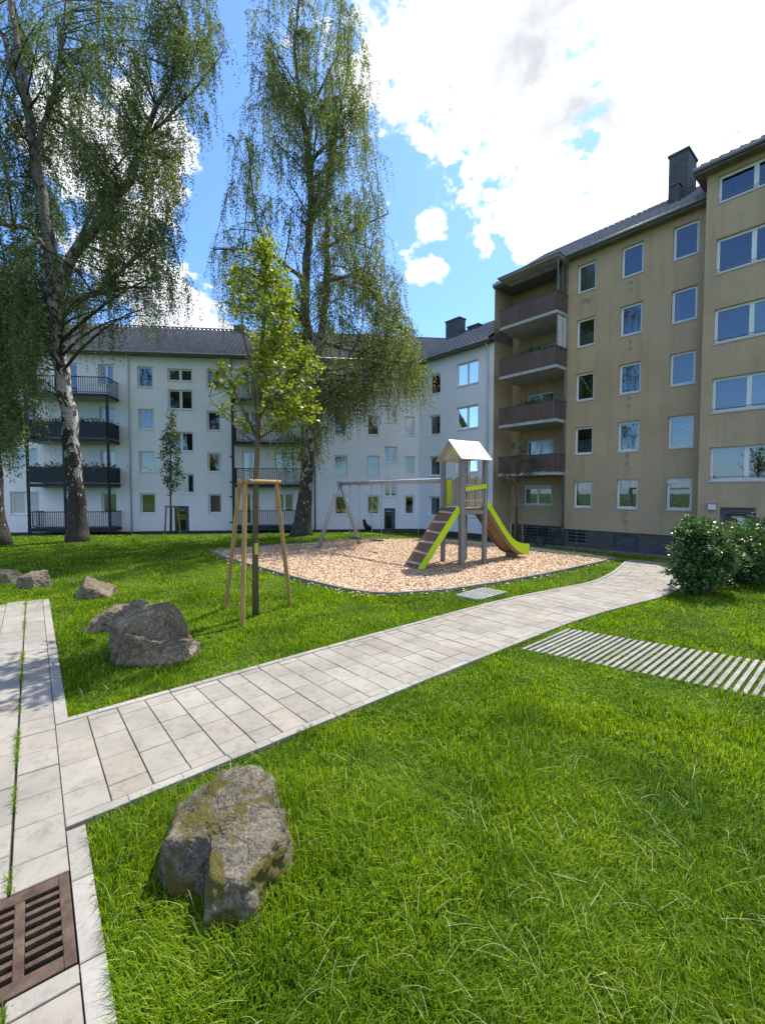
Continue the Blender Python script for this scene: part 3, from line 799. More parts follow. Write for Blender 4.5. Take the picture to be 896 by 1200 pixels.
def tiled_roof(parent, x0, x1, y0, z0, y1, z1, pitch_w=0.30, row=0.36, back=True, name='roof'):
    """pantiles as real ribs and stepped rows on the slope seen from the court, plain slope behind"""
    L = math.hypot(y1 - y0, z1 - z0); nr = max(2, int(L / row)); nc = int((x1 - x0) / pitch_w)
    xs = np.linspace(x0, x1, nc * 6 + 1); prof = 0.06 * np.maximum(-0.9, np.cos(np.arange(len(xs)) * math.pi / 3))
    dy, dz = (y1 - y0) / L, (z1 - z0) / L; ny_, nz_ = -dz, dy
    V = [(x, y0 + .03, z0 - .02) for x in xs]; F = []
    for r in range(nr):
        for e, lift in ((0, 0.07), (1, 0.0)):
            d = L * (r + e) / nr
            for x, p in zip(xs, prof): h = lift + p + .04; V.append((x, y0 + dy * d + ny_ * h, z0 + dz * d + nz_ * h))
    n = len(xs)
    for r in range(2 * nr):
        a = r * n
        for i in range(n - 1): F.append((a + i, a + i + 1, a + n + i + 1, a + n + i))
    o = np_mesh(name, np.array(V), np.array(F), M['roof'], parent)
    b = MB()
    ym = y1 + (y1 - y0)
    b.box((x0, y0 + .02, z0 - .16), (x1, y0 + .05, z0 + .05))                 # fascia
    b.quad((x0, y0 + .05, z0 - .12), (x1, y0 + .05, z0 - .12), (x1, y0 + 1.6, z0 - .12), (x0, y0 + 1.6, z0 - .12))  # soffit
    b.quad((x0, y1, z1 + .03), (x1, y1, z1 + .03), (x1, ym, z0), (x0, ym, z0)); b.quad((x0, y0 + .06, z0), (x1, y0 + .06, z0), (x1, y1, z1), (x0, y1, z1))
    b.add([(x0, y0 + .05, z0), (x0, ym, z0), (x0, y1, z1)], [(0, 1, 2)]); b.add([(x1, y0 + .05, z0), (x1, ym, z0), (x1, y1, z1)], [(0, 1, 2)])
    b.tube([(x0, y1, z1 + .06), (x1, y1, z1 + .06)], .11, 8)
    b.build('eaves', M['fascia'], parent)
    gt = MB(); gt.tube([(x0, y0 - .05, z0 - .02), (x1, y0 - .05, z0 - .02)], .065, 8); gt.build('gutter', M['zinc'], parent, smooth=True)
    return o
def chimney(parent, f, pxl, pxr, pytop, yo, zbase, depth=0.7, pot=False):
    xa, zt = f.loc(pxl, pytop, yo); xb, _ = f.loc(pxr, pytop, yo)
    b = MB(); b.box((xa, yo, zbase), (xb, yo + depth, zt - .1)); b.box((xa - .05, yo - .05, zt - .1), (xb + .05, yo + depth + .05, zt))
    o = b.build('chimney', M['chimney'], parent)
    return o
def pipe(parent, x, y, z0, z1, mat, r=0.05, name='downpipe'):
    b = MB(); b.tube([(x, y, z0), (x, y, z1 - .5), (x, y, z1 - .35), (x, y - .35, z1)], r, 8)
    for zz in np.arange(z0 + 1, z1 - 1, 2.2): b.tube([(x, y, zz), (x, y, zz + .06)], r + .012, 8)
    return b.build(name, mat, parent, smooth=True)

rw = random.Random(5)
# ---- long white block
BW = empty('apartment_building', FW.wx(0, 0, 0), FW.rot)
tag(BW, 'long white four storey block with navy balconies behind the birches', 'building')
ZB = -1.1; EAVE = 10.95
LV = [0.65, 3.40, 6.15, 8.88]
xl = FW.x(-60) ; xr = cx_
holes = []; wins = []
def addw(f, lst, px0, px1, z, h, **kw):
    a, b = f.x(px0), f.x(px1); lst.append(((a + b) / 2, z, b - a, h, kw))
bal1 = (FW.x(50), FW.x(142)); bal2 = (FW.x(277), FW.x(357))
for i, z in enumerate(LV):
    addw(FW, wins, 164, 182.5, z, 1.35, curtain=['half', 'half', 'full', 'halflace'][i])
    addw(FW, wins, 244, 260, z, 1.3, curtain=['full', None, 'half', 'full'][i])
    addw(FW, wins, 391.5, 407, z - .15, 1.35, curtain=['side', 'full', None, None][i])
    addw(FW, wins, 430, 444.5, z - .15, 1.35, curtain=['full', 'lace', 'side', None][i])
    addw(FW, wins, 474, 485.5, z - .15, 1.35, curtain=['half', 'side', None, 'full'][i])
    addw(FW, wins, 12, 46, z, 1.45, sashes=2, curtain=['blind', 'half', 'side', 'full'][i])
    addw(FW, wins, -50, -22, z, 1.45, sashes=2, curtain='full')
for z, h in ((9.35, .8), (7.5, 1.3), (4.75, 1.3), (2.0, 1.3)): addw(FW, wins, 199, 228, z, h, sashes=2)
for z, h in ((4.1, 1.15), (1.75, 1.25), (6.9, 1.2)): addw(FW, wins, 450, 465, z, h, sashes=2)
for i in range(4):                           # doors and windows behind the balconies
    fl = -0.15 + 2.75 * i
    addw(FW, wins, 80, 95, fl + .05, 2.15, curtain='side', sill=False)
    addw(FW, wins, 119, 137, fl + .85, 1.35, sashes=2 if i else 1, curtain=['full', 'full', 'side', None][i])
    addw(FW, wins, 284, 304, fl + .05, 2.15, sashes=2, curtain='side', sill=False)
    addw(FW, wins, 322, 344, fl + .85, 1.3, sashes=2, curtain='full')
doors = [(FW.x(204), FW.x(221), -0.95, 1.15), (FW.x(450), FW.x(463), -0.95, 0.95)]
hl = [(x - w / 2, x + w / 2, z, z + h) for (x, z, w, h, k) in wins] + doors
mb = MB(); wall(mb, xl, xr, -0.5, EAVE, [h if h[2] > -.5 else (h[0], h[1], -.5, h[3]) for h in hl])
mb.quad((xl, 0, -.5), (xl, 10, -.5), (xl, 10, EAVE), (xl, 0, EAVE)); mb.quad((xl, 10, ZB), (xr + 7, 10, ZB), (xr + 7, 10, EAVE), (xl, 10, EAVE))
mb.build('wall', M['white_wall'], BW)
mb = MB(); wall(mb, xl, xr, ZB, -0.5, [(h[0], h[1], h[2], -.5) for h in doors], y=.03); mb.build('plinth', M['plinth'], BW)
mb = MB(); mb.quad((xl, 1.1, ZB), (xr, 1.1, ZB), (xr, 1.1, EAVE), (xl, 1.1, EAVE)); mb.build('unlit_room_sheet', M['unlit_room'], BW)  # dark sheet in place of the shade inside the rooms
for (x, z, w, h, k) in wins: window(BW, x, z, w, h, **k)
for (a, b, c, d) in doors:
    m_ = MB(); m_.box((a, .14, c), (b, .2, d)); dd = m_.build('door', M['door'], BW)
    m_ = MB(); m_.box((a + .12, .125, c + .5), (b - .25, .138, d - .2)); m_.build('pane', M['glass'], dd)
    m_ = MB(); m_.tube([(b - .12, .08, c + .9), (b - .12, .08, c + 1.2)], .015, 6); m_.build('handle', M['zinc'], dd)
def railing(parent, x0, x1, y0, z, solid, mat, side_l=True, side_r=True, h=1.0):
    b = MB()
    def run(p, q):
        p = Vector(p); q = Vector(q); n = max(2, int((q - p).length / .12))
        b.bar(p + Vector((0, 0, h)), q + Vector((0, 0, h)), .05, .05); b.bar(p + Vector((0, 0, .08)), q + Vector((0, 0, .08)), .04, .04)
        if solid: b.bar(p + Vector((0, 0, h / 2 + .03)), q + Vector((0, 0, h / 2 + .03)), .02, h - .14)
        for i in range(n + 1):
            t = p.lerp(q, i / n); b.bar(t + Vector((0, 0, .08)), t + Vector((0, 0, h)), .022, .022)
    run((x0, y0, z), (x1, y0, z))
    if side_r: run((x1, y0, z), (x1, -.02, z))
    if side_l: run((x0, y0, z), (x0, -.02, z))
    return b.build('railing', mat, parent)
for (a, b_), PR in ((bal1, 1.5), (bal2, 1.2)):
    for i in range(4):
        fl = -0.15 + 2.75 * i
        m_ = MB(); m_.box((a, -PR, fl - .2), (b_, -.004, fl)); s_ = m_.build('balcony', M['navy'], BW)
        m_ = MB(); m_.box((a + .04, -PR + .05, fl - .215), (b_ - .04, -.03, fl - .203)); m_.build('soffit', M['slab'], s_)
        railing(s_, a + .03, b_ - .03, -PR + .03, fl, solid=i in (1, 2) and PR == 1.5, mat=M['navy'])
        if PR == 1.5 and i in (1, 2):
            c_ = rng.normal(0, 1, (500, 3)) * [1.2, .08, .12] + [(a + b_) / 2 + .3, -PR + .15, fl + 1.05]
            az_ = rng.normal(0, .05, (500, 3)); bz_ = rng.normal(0, .05, (500, 3))
            Vp = np.stack([c_ - az_, c_ + bz_ * .6, c_ + az_, c_ - bz_ * .6], 1).reshape(-1, 3)
            np_mesh('potted_plants', Vp, np.arange(2000).reshape(-1, 4), M['leaf_shrub'], s_)
    for xx in (a + .06, b_ - .06, a + (b_ - a) * .45) if PR == 1.5 else (a + .06, b_ - .06):
        m_ = MB(); m_.box((xx - .06, -PR + .02, ZB), (xx + .06, -PR + .14, 8.1)); m_.build('balcony_post', M['navy'], BW)
pipe(BW, FW.x(369), -.08, ZB, EAVE, M['zinc']); pipe(BW, FW.x(276) - .15, -.08, ZB, EAVE, M['zinc']); pipe(BW, FW.x(154), -.07, ZB, EAVE, M['white_pipe'], .045)
tiled_roof(BW, xl - .3, xr + 4.0, -.55, EAVE + .05, 5.0, EAVE + .05 + 3.45)
chimney(BW, FW, 274, 285, 381, 4.2, EAVE + 2); chimney(BW, FW, 221, 230, 393.5, 4.6, EAVE + 2.2); chimney(BW, FW, 40, 52, 378, 4.2, EAVE + 2)
m_ = MB()
for px_ in (272, 270):
    for py_ in (535, 565, 582, 612):
        x_, z_ = FW.loc(px_, py_); m_.box((x_ - .05, -.03, z_ - .05), (x_ + .05, -.004, z_ + .05))
m_.build('wall_vent', M['plinth'], BW)

# ---- white wing
BR = empty('apartment_wing', FR.wx(0, 0, 0), FR.rot)
tag(BR, 'white wing adjoining the tan block, angled towards the play tower', 'building')
FRT = (FR.o - FT.o).dot(FT.n); xe = (FT.o - FR.o).dot(FR.u) - .004
wins = []
LR = [0.45, 3.18, 5.92, 8.66]
for i, z in enumerate(LR):
    addw(FR, wins, 502.5, 515, z, 1.35, curtain=['side', 'half', None, None][i])
    addw(FR, wins, 533.5, 559, z + .1, 1.45, sashes=2, curtain=['full', 'half', 'side', None][i])
hl = [(x - w / 2, x + w / 2, z, z + h) for (x, z, w, h, k) in wins]
mb = MB(); wall(mb, 0.0, xe, -0.5, EAVE, hl); mb.quad((xe, 0, ZB), (xe, .05, ZB), (xe, .05, EAVE), (xe, 0, EAVE)); mb.build('wall', M['white_wall'], BR)
mb = MB(); wall(mb, 0, xe, ZB, -.5, [], y=.03); mb.build('plinth', M['plinth'], BR)
mb = MB(); mb.quad((0, 1.1, ZB), (xe, 1.1, ZB), (xe, 1.1, EAVE), (0, 1.1, EAVE)); mb.build('unlit_room_sheet', M['unlit_room'], BR)
for (x, z, w, h, k) in wins: window(BR, x, z, w, h, **k)
tiled_roof(BR, -.6, xe + .02, -.55, EAVE + .05, 5.0, EAVE + .05 + 3.3)
pipe(BR, FR.x(571), -.07, ZB, EAVE, M['white_pipe'], .055)
chimney(BR, FR, 522, 538, 377, 3.6, EAVE + 1.5); chimney(BR, FR, 547.5, 560, 383, 4.2, EAVE + 2, .5)

# ---- tan block
BT = empty('tan_apartment_building', FT.wx(0, 0, 0), FT.rot)
tag(BT, 'tan five storey block with brown balconies and a projecting right bay', 'building')
ZT = -0.95; ET = 14.15; PT = 0.1
uL = FT.x(661); uB = FT.x(817, -0.9); yB = -0.9; uE = uB + 11.0
LT = [1.26, 4.01, 6.76, 9.51, 12.26]
wins = []
def addt(px0, px1, z, h, **kw): addw(FT, wins, px0, px1, z, h, **kw)
for i, z in enumerate(LT):
    addt(671.5, 693, z, 1.4 if i else 1.36, curtain=['full', 'halflace', 'side', 'half', 'full'][i])
    addt(721.5, 747, z, 1.42, curtain=['lace', 'halflace', 'side', None, None][i])
    addt(780, 810, z, 1.42, curtain=['lace', 'lace', None, 'side', None][i])
hl = [(x - w / 2, x + w / 2, z, z + h) for (x, z, w, h, k) in wins]
mb = MB(); wall(mb, uL, uB + .3, PT, ET, hl)
REC = 1.4
# loggia recess behind the balconies
lw = []
for i in range(5):
    a, b_ = FT.x(613, REC), FT.x(646, REC)
    if i == 0: lw.append(((a + b_) / 2, 1.3, b_ - a, 1.2, dict(sashes=2, curtain='full')))
    else: lw.append(((a + b_) / 2 + .1, 0.95 + 2.75 * (i - 1) + 2.1, (b_ - a) * .95, 2.1, dict(sashes=2, curtain=['side', None, 'half', 'side'][i - 1], sill=False)))
lh = [(x - w / 2, x + w / 2, z, z + h) for (x, z, w, h, k) in lw]
wall(mb, 0, uL, PT, ET, lh, y=REC)
mb.quad((0, FRT, ZT), (0, REC, ZT), (0, REC, ET), (0, FRT, ET)); mb.quad((uL, 0, PT), (uL, REC, PT), (uL, REC, ET), (uL, 0, ET))
bw = []
LBay = [2.49, 5.24, 7.99, 10.74, 13.49]
for i, z in enumerate(LBay):
    a = FT.x(829.5, yB); b_ = a + 2.35
    bw.append(((a + b_) / 2, z, b_ - a, 1.36 if i < 4 else 1.05, dict(sashes=2, curtain=None)))
    bw.append(((a + b_) / 2 + 4.4, z, b_ - a, 1.36 if i < 4 else 1.05, dict(sashes=2, curtain='half')))
EB = 14.85
xd0, zd1 = FT.loc(843, 594.5, yB); xd1 = FT.x(886, yB)
bh = [(x - w / 2, x + w / 2, z, z + h) for (x, z, w, h, k) in bw] + [(xd0, xd1, PT, zd1)]
wall(mb, uB, uE, PT, EB, bh, y=yB)
mb.quad((uB, yB, PT), (uB, .3, PT), (uB, .3, EB), (uB, yB, EB))
mb.quad((uE, yB, ZT), (uE, 10, ZT), (uE, 10, EB), (uE, yB, EB)); mb.quad((0, 10, ZT), (uE, 10, ZT), (uE, 10, ET), (0, 10, ET)); mb.quad((0, REC, EAVE - 1), (0, 10, EAVE - 1), (0, 10, ET), (0, REC, ET))
mb.build('wall', M['tan_wall'], BT)
mb = MB()
wall(mb, uL, uB + .3, ZT, PT, [(FT.x(719), FT.x(748), -.65, -.02), (FT.x(664), FT.x(688), -.6, .02)], y=.05)
wall(mb, uB, uE, ZT, PT, [(xd0, xd1, ZT + .1, PT)], y=yB + .05); wall(mb, 0, uL, ZT, PT, [(FT.x(615, REC), FT.x(645, REC), -.65, .0)], y=REC + .05)
mb.quad((uL, 0.05, ZT), (uL, REC, ZT), (uL, REC, PT), (uL, .05, PT)); 
mb.build('plinth', M['clinker'], BT)
mb = MB(); mb.quad((uL, 1.1, ZT), (uE, 1.1, ZT), (uE, 1.1, ET), (uL, 1.1, ET)); mb.quad((0, REC + 1, ZT), (uL, REC + 1, ZT), (uL, REC + 1, ET), (0, REC + 1, ET)); mb.build('unlit_room_sheet', M['unlit_room'], BT)
for (x, z, w, h, k) in wins: window(BT, x, z, w, h, **k)
for (x, z, w, h, k) in lw: window(BT, x, z, w, h, y=REC + .13, **k)
for (x, z, w, h, k) in bw:
    o = window(BT, x, z, w, h, y=yB + .13, **k)
    m_ = MB(); m_.tube([(-w / 2, -.1, .16), (w / 2, -.1, .16)], .012, 6)
    for xx in (-w / 2 + .02, 0, w / 2 - .02): m_.bar((xx, -.1, .02), (xx, -.1, .16), .012, .012)
    m_.build('guard_rail', M['zinc'], o)
    if k.get('curtain') is None and 2.4 < z < 13:
        j = LBay.index(round(z, 2))
        if j in (1, 2):
            m_ = MB(); m_.quad((.06, .05, .1), (w / 2 - .1, .05, .1), (w / 2 - .1, .05, h - .1), (.06, .05, h - .1)); m_.build('blind', M['lamp'], o)
# cellar windows
for (a, b_, y_) in ((FT.x(719), FT.x(748), .05), (FT.x(664), FT.x(688), .05), (FT.x(615, REC), FT.x(645, REC), REC + .05)):
    m_ = MB(); m_.box((a, y_ + .08, -.65), (b_, y_ + .11, .02)); o = m_.build('cellar_window', M['door'] if a > FT.x(700) else M['black'], BT)
    m_ = MB()
    for i in range(4): zz = -.6 + .18 * i; m_.box((a, y_ - .0, zz), (b_, y_ + .02, zz + .02))
    for i in range(3): xx = a + (b_ - a) * (.05 + .45 * i); m_.box((xx - .012, y_ - .015, -.64), (xx + .012, y_ + .0, .0))
    if a < FT.x(700): m_.build('grille', M['zinc'], o)
# balconies
ub1 = FT.x(649, -1.1); ub0 = FT.x(583, -1.1)
m_ = None
for i in range(4):
    zb = 3.02 + 2.75 * i; PR = 1.1
    m_ = MB(); m_.box((ub0, -PR, zb - .06), (ub1, -.003, zb + .1)); m_.box((ub0 - .15, .0, zb - .06), (uL - .02, REC - .01, zb + .1)); sb = m_.build('balcony', M['slab'], BT)
    m_ = MB(); zt0, zt1 = zb + .12, zb + 1.0
    m_.box((ub0 + .01, -PR - .005, zt0), (ub1, -PR + .025, zt1)); m_.box((ub1 - .03, -PR + .03, zt0), (ub1 + .003, -.01, zt1)); m_.build('parapet_backing', M['rail_trim'], sb); m_ = MB()
    nrib = int((ub1 - ub0) / .13)
    for k_ in range(nrib): xx = ub0 + .03 + k_ * (ub1 - ub0 - .04) / nrib; m_.box((xx, -PR - .03, zt0), (xx + .10, -PR - .006, zt1 - .01))
    for k_ in range(8): yy = -PR + .05 + k_ * .13; m_.box((ub1 + .004, yy, zt0), (ub1 + .016, yy + .09, zt1 - .01))
    m_.build('parapet', M['brown_rail'], sb)
    m_ = MB(); m_.box((ub0 - .01, -PR - .035, zt1), (ub1 + .03, -PR + .05, zt1 + .05)); m_.box((ub1 - .05, -PR + .052, zt1), (ub1 + .03, -.01, zt1 + .05)); m_.build('handrail', M['rail_trim'], sb)
    if i in (2, 1):
        c_ = rng.normal(0, 1, (260, 3)) * [.4, .06, .07] + [(ub0 + ub1) * .55, -PR + .1, zt1 + .1]
        az_ = rng.normal(0, .05, (260, 3)); bz_ = rng.normal(0, .05, (260, 3))
        Vp = np.stack([c_ - az_, c_ + bz_ * .6, c_ + az_, c_ - bz_ * .6], 1).reshape(-1, 3)
        np_mesh('flower_box', Vp, np.arange(260 * 4).reshape(-1, 4), M['leaf_shrub'], sb)
    if i in (2, 3):     # side screens
        m_ = MB(); m_.box((ub1 - .02, -PR + .06, zt1 + .06), (ub1 + .0, -.02, zb + 2.6)); 
        m_.build('screen', M['white_pipe'] if i == 2 else M['glass'], sb)
        m_ = MB(); 
        for yy in (-PR + .03, -PR / 2, -.04): m_.box((ub1 - .035, yy, zt1 + .05), (ub1 + .015, yy + .035, zb + 2.65))
        m_.build('screen_post', M['zinc'], sb)
m_ = MB(); m_.box((ub0 - .05, -1.2, ET - .15), (ub1 + .1, .0, ET - .09)); m_.build('balcony_canopy', M['slab'], BT)
m_ = MB(); m_.box((ub0 - .1, -1.25, ET - .09), (ub1 + .15, -.5, ET - .03)); m_.build('canopy_edge', M['fascia'], BT)
pipe(BT, uL - .02, -.1, ZT, ET, M['zinc'], .055); pipe(BT, uB - .1, -.12, PT + 1, ET, M['tan_wall'], .03)
tiled_roof(BT, -.12, uB - .0, -.5, ET, 5.0, ET + 3.55)
tiled_roof(BT, uB - .35, uE + .3, yB - .5, EB, 5.0, EB + 3.6)
chimney(BT, FT, 783.5, 806, 183, 2.2, ET + 1.2, 1.3); chimney(BT, FT, 787, 795, 216, 1.6, ET + 1.0, .4)
# vents in the wall, shutter boxes, repaired patches, door and lamp
m_ = MB()
for px_, py_ in ((685, 352), (738.5, 331), (738.5, 339), (738, 400), (738, 409), (736.5, 467), (736, 475), (734, 534), (733.5, 543), (732, 602), (732, 611), (690, 352)):
    x_, z_ = FT.loc(px_, py_); r_ = .09 if py_ in (352,) else .065; m_.box((x_ - r_, -.025, z_ - r_), (x_ + r_, -.004, z_ + r_))
m_.build('wall_vent', M['tan_shutter_box'], BT)
for (p0, p1, q0, q1) in ((671, 694, 598, 622), (617, 646, 0, 0), (781, 809, 602, 623)):
    yy = 0 if q1 else REC
    xa, xb = FT.x(p0, yy), FT.x(p1, yy); m_ = MB(); m_.box((xa, yy - .006, PT + .05), (xb, yy - .003, 1.2)); m_.build('repair_patch', M['tan_patch'], BT)
for (p0, p1, yy, zt) in ((780, 810, 0, LT[0] + 1.42), (613, 646, REC, 2.5)):
    xa, xb = FT.x(p0, yy), FT.x(p1, yy); m_ = MB(); m_.box((xa + .003, yy + .05, zt - .26), (xb - .003, yy + .128, zt - .003)); m_.build('shutter_box', M['sill'], BT)
m_ = MB(); m_.box((xd0 - .0, yB + .05, ZT + .2), (xd0 + .2, yB + .2, zd1 - .003)); m_.box((xd1 - .2, yB + .05, ZT + .2), (xd1 - .0, yB + .2, zd1 - .003)); m_.box((xd0 + .2, yB + .05, zd1 - .25), (xd1 - .2, yB + .2, zd1 - .003)); m_.build('door_surround', M['clinker'], BT)
m_ = MB(); m_.box((xd0 + .2, yB + .15, ZT + .2), (xd1 - .2, yB + .22, zd1 - .25)); dd = m_.build('door', M['door'], BT)
m_ = MB(); m_.box((xd0 + .35, yB + .135, ZT + 1.2), (xd1 - .4, yB + .149, zd1 - .33)); m_.build('pane', M['glass'], dd)
m_ = MB(); xm = FT.x(870, yB); m_.box((xm - .18, yB + .12, zd1 - .75), (xm + .22, yB + .133, zd1 - .4)); m_.build('notice', M['paper'], dd)
xw, zw = FT.loc(834, 594, yB); m_ = MB(); m_.box((xw - .13, yB - .14, zw - .13), (xw + .13, yB - .003, zw + .13)); o = m_.build('wall_lamp', M['lamp'], BT, bevel=.03)
m_ = MB(); m_.box((xw - .16, yB - .16, zw + .135), (xw + .16, yB - .003, zw + .16)); m_.build('cap', M['zinc'], o)
m_ = MB(); m_.box((-.0, -.35, ZT - .1), (uB, .04, ZT + .12)); m_.build('splash_strip', M['edging'], BT)

# ------------------------------------------------------------------ play tower
d2 = Vector((-0.86, -0.51, 0)).normalized(); e2 = Vector((-d2.y, d2.x, 0)); e2 = Vector((0.51, -0.86, 0)).normalized()
front = Vector((2.15, 12.0, 0)); SD = 0.82
left = front - e2 * SD; right = front - d2 * SD; back = left - d2 * SD
tc = (front + back) / 2
PL = 1.60; PH = 2.92
tower = empty('play_tower', (tc.x, tc.y, 0))
tag(tower, 'grey play tower with pitched roof, climbing ramp and lime edged slide', 'play tower')
def L_(p): return Vector((p.x - tc.x, p.y - tc.y, p.z))
ang = math.atan2(e2.y, e2.x)
for p in (front, left, right, back):
    q = L_(p); m_ = MB()
    hw = .072 if p is front else .055
    c = [q + (e2 * a + d2 * b) * hw for a, b in ((-1, -1), (1, -1), (1, 1), (-1, 1))]
    m_.prism([Vector((v.x, v.y, -.1)) for v in c], (0, 0, 0), (0, 0, PH + .1)); o = m_.build('post', M['greywood'], tower, bevel=.008)
F0, L0, R0, B0 = (L_(p) for p in (front, left, right, back))
m_ = MB(); m_.prism([Vector((v.x, v.y, PL - .06)) for v in (F0, R0, B0, L0)], (0, 0, 0), (0, 0, .055)); m_.build('platform', M['brownpanel'], tower)
m_ = MB()
for a, b in ((F0, R0), (R0, B0), (B0, L0), (L0, F0)): m_.bar(Vector((a.x, a.y, PL - .12)), Vector((b.x, b.y, PL - .12)), .04, .11)
m_.build('platform_beam', M['greywood'], tower)
# picket panels on the two closed sides
for a, b in ((F0, R0), (L0, B0)):
    m_ = MB()
    for i in range(8):
        p = a.lerp(b, (i + 1.0) / 9); m_.bar(Vector((p.x, p.y, PL + .03)), Vector((p.x, p.y, PL + .80 + .04 * ((i * 7) % 3))), .065, .025, up=(b - a))
    o = m_.build('picket_panel', M['slats_w'], tower)
    m_ = MB()
    for zz in (PL + .2, PL + .62): m_.bar(Vector((a.x, a.y, zz)) - d2 * 0, Vector((b.x, b.y, zz)), .035, .06)
    m_.build('rail', M['rung'], o)
nrm = (R0 - F0).normalized()
m_ = MB(); off = e2 * .06
m_.bar(Vector((F0.x, F0.y, PL + .50)) + off, Vector((R0.x, R0.y, PL + .60)) + off, .02, .12); m_.build('lime_strip', M['lime'], tower)
pa, pb = L0.lerp(B0, .1), L0.lerp(B0, .3)
m_ = MB(); m_.bar(Vector((pa.x, pa.y, PL + .42)) + e2 * .05, Vector((pb.x, pb.y, PL + .42)) + e2 * .05, .02, .72); m_.build('lime_board', M['lime'], tower)
# gable roof, ridge along the ramp-slide axis
ov = .13; ctr0 = (F0 + B0) / 2
def rp(along, across, z): return ctr0 + d2 * along + e2 * across + Vector((0, 0, z - 0))
ha = SD / 2 + ov + .02; hc = SD / 2 + .14; zr, ze = 3.46, 2.90
for sgn in (-1, 1):
    m_ = MB(); th = .022
    a, b, c, d = rp(-ha, 0, zr), rp(ha, 0, zr), rp(ha, sgn * hc, ze), rp(-ha, sgn * hc, ze)
    m_.prism([a, b, c, d], (0, 0, 0), (0, 0, th)); m_.build('roof_sheet', M['sheet'], tower, bevel=.004)
m_ = MB(); m_.prism([rp(ha - .16, -hc + .12, ze + .04), rp(ha - .16, hc - .12, ze + .04), rp(ha - .16, 0, zr - .05)], (0, 0, 0), d2 * .02); m_.build('gable_board', M['rung'], tower)
m_ = MB(); m_.prism([rp(ha - .13, .02, zr - .34), rp(ha - .13, hc - .16, ze + .07), rp(ha - .13, .03, zr - .12)], (0, 0, 0), d2 * .02); m_.build('gable_trim', M['lime'], tower)
m_ = MB(); m_.prism([rp(-ha + .1, -hc + .12, ze + .04), rp(-ha + .1, hc - .12, ze + .04), rp(-ha + .1, 0, zr - .05)], (0, 0, 0), d2 * .02); m_.build('gable_board', M['rung'], tower)
# climbing ramp
rt = (L0 + F0) / 2 + d2 * .06; RL = 1.30
top = Vector((rt.x, rt.y, PL)); bot = Vector((rt.x, rt.y, 0.0)) + d2 * RL
rd = (bot - top).normalized(); rn = rd.cross(e2).normalized(); rn = rn if rn.z > 0 else -rn
hwid = .36
m_ = MB(); m_.prism([top - e2 * hwid, top + e2 * hwid, bot + e2 * hwid, bot - e2 * hwid], (0, 0, 0), -rn * .03); ramp_o = m_.build('ramp', M['brownpanel'], tower)
for i in range(6):
    p = top.lerp(bot, .09 + i * .165) + rn * .02; tl_ = (.01 if i % 2 else -.012)
    m_ = MB(); m_.bar(p - e2 * (hwid - .02) + rd * tl_, p + e2 * (hwid - .02) - rd * tl_, .055, .045, up=rn); m_.build('rung', M['rung'], ramp_o, bevel=.006)
for sgn in (1, -1):
    o_ = e2 * sgn * (hwid + .018); m_ = MB()
    rise = .10 if sgn > 0 else .012; m_.prism([top + o_ + rn * rise, bot + o_ + rn * rise - rd * .02, bot + o_ - rn * .075, top + o_ - rn * .075], (0, 0, 0), e2 * .025 * sgn); m_.build('ramp_side', M['lime'] if sgn > 0 else M['brownpanel'], ramp_o)
# slide
st = (R0 + B0) / 2 - d2 * .03
prof = [(0, 1.60), (.12, 1.585), (.28, 1.47), (.5, 1.2), (.8, .83), (1.05, .55), (1.25, .37), (1.42, .27), (1.6, .225), (1.8, .215), (1.95, .215)]
sp = []
for i in range(len(prof) - 1):
    for k_ in range(4):
        t = k_ / 4; sp.append((prof[i][0] * (1 - t) + prof[i + 1][0] * t, prof[i][1] * (1 - t) + prof[i + 1][1] * t))
sp.append(prof[-1]); hs = .25
def sl(s, z, c): return Vector((st.x, st.y, 0)) - d2 * s + e2 * c + Vector((0, 0, z))
def ribbon(mb, f1, f2, thick):
    for (s0, z0), (s1, z1) in zip(sp[:-1], sp[1:]):
        mb.prism([f1(s0, z0), f1(s1, z1), f2(s1, z1), f2(s0, z0)], (0, 0, 0), thick)
m_ = MB(); ribbon(m_, lambda s, z: sl(s, z, -hs), lambda s, z: sl(s, z, hs), Vector((0, 0, -.03))); slide_o = m_.build('slide', M['brownpanel'], tower)
for sgn in (1, -1):
    m_ = MB(); ribbon(m_, lambda s, z: sl(s, z - .16 * (1 - .6 * s / 2), sgn * (hs + .002)), lambda s, z: sl(s, z + .07, sgn * (hs + .002)), e2 * .025 * sgn); m_.build('slide_wall', M['brownpanel'], slide_o)
    m_ = MB(); ribbon(m_, lambda s, z: sl(s, z + .04 - .12 * max(0, (s - 1.3)) * 2, sgn * (hs - .004)), lambda s, z: sl(s, z + .28 - .10 * max(0, s - 1.5), sgn * (hs - .004)), e2 * .04 * sgn); m_.build('slide_rail', M['lime'], slide_o)
m_ = MB(); p = sl(1.5, 0, 0); m_.prism([p + e2 * a + d2 * b for a, b in ((-.2, -.06), (.2, -.06), (.2, .06), (-.2, .06))], (0, 0, 0), (0, 0, .2)); m_.build('slide_foot', M['brownpanel'], slide_o)

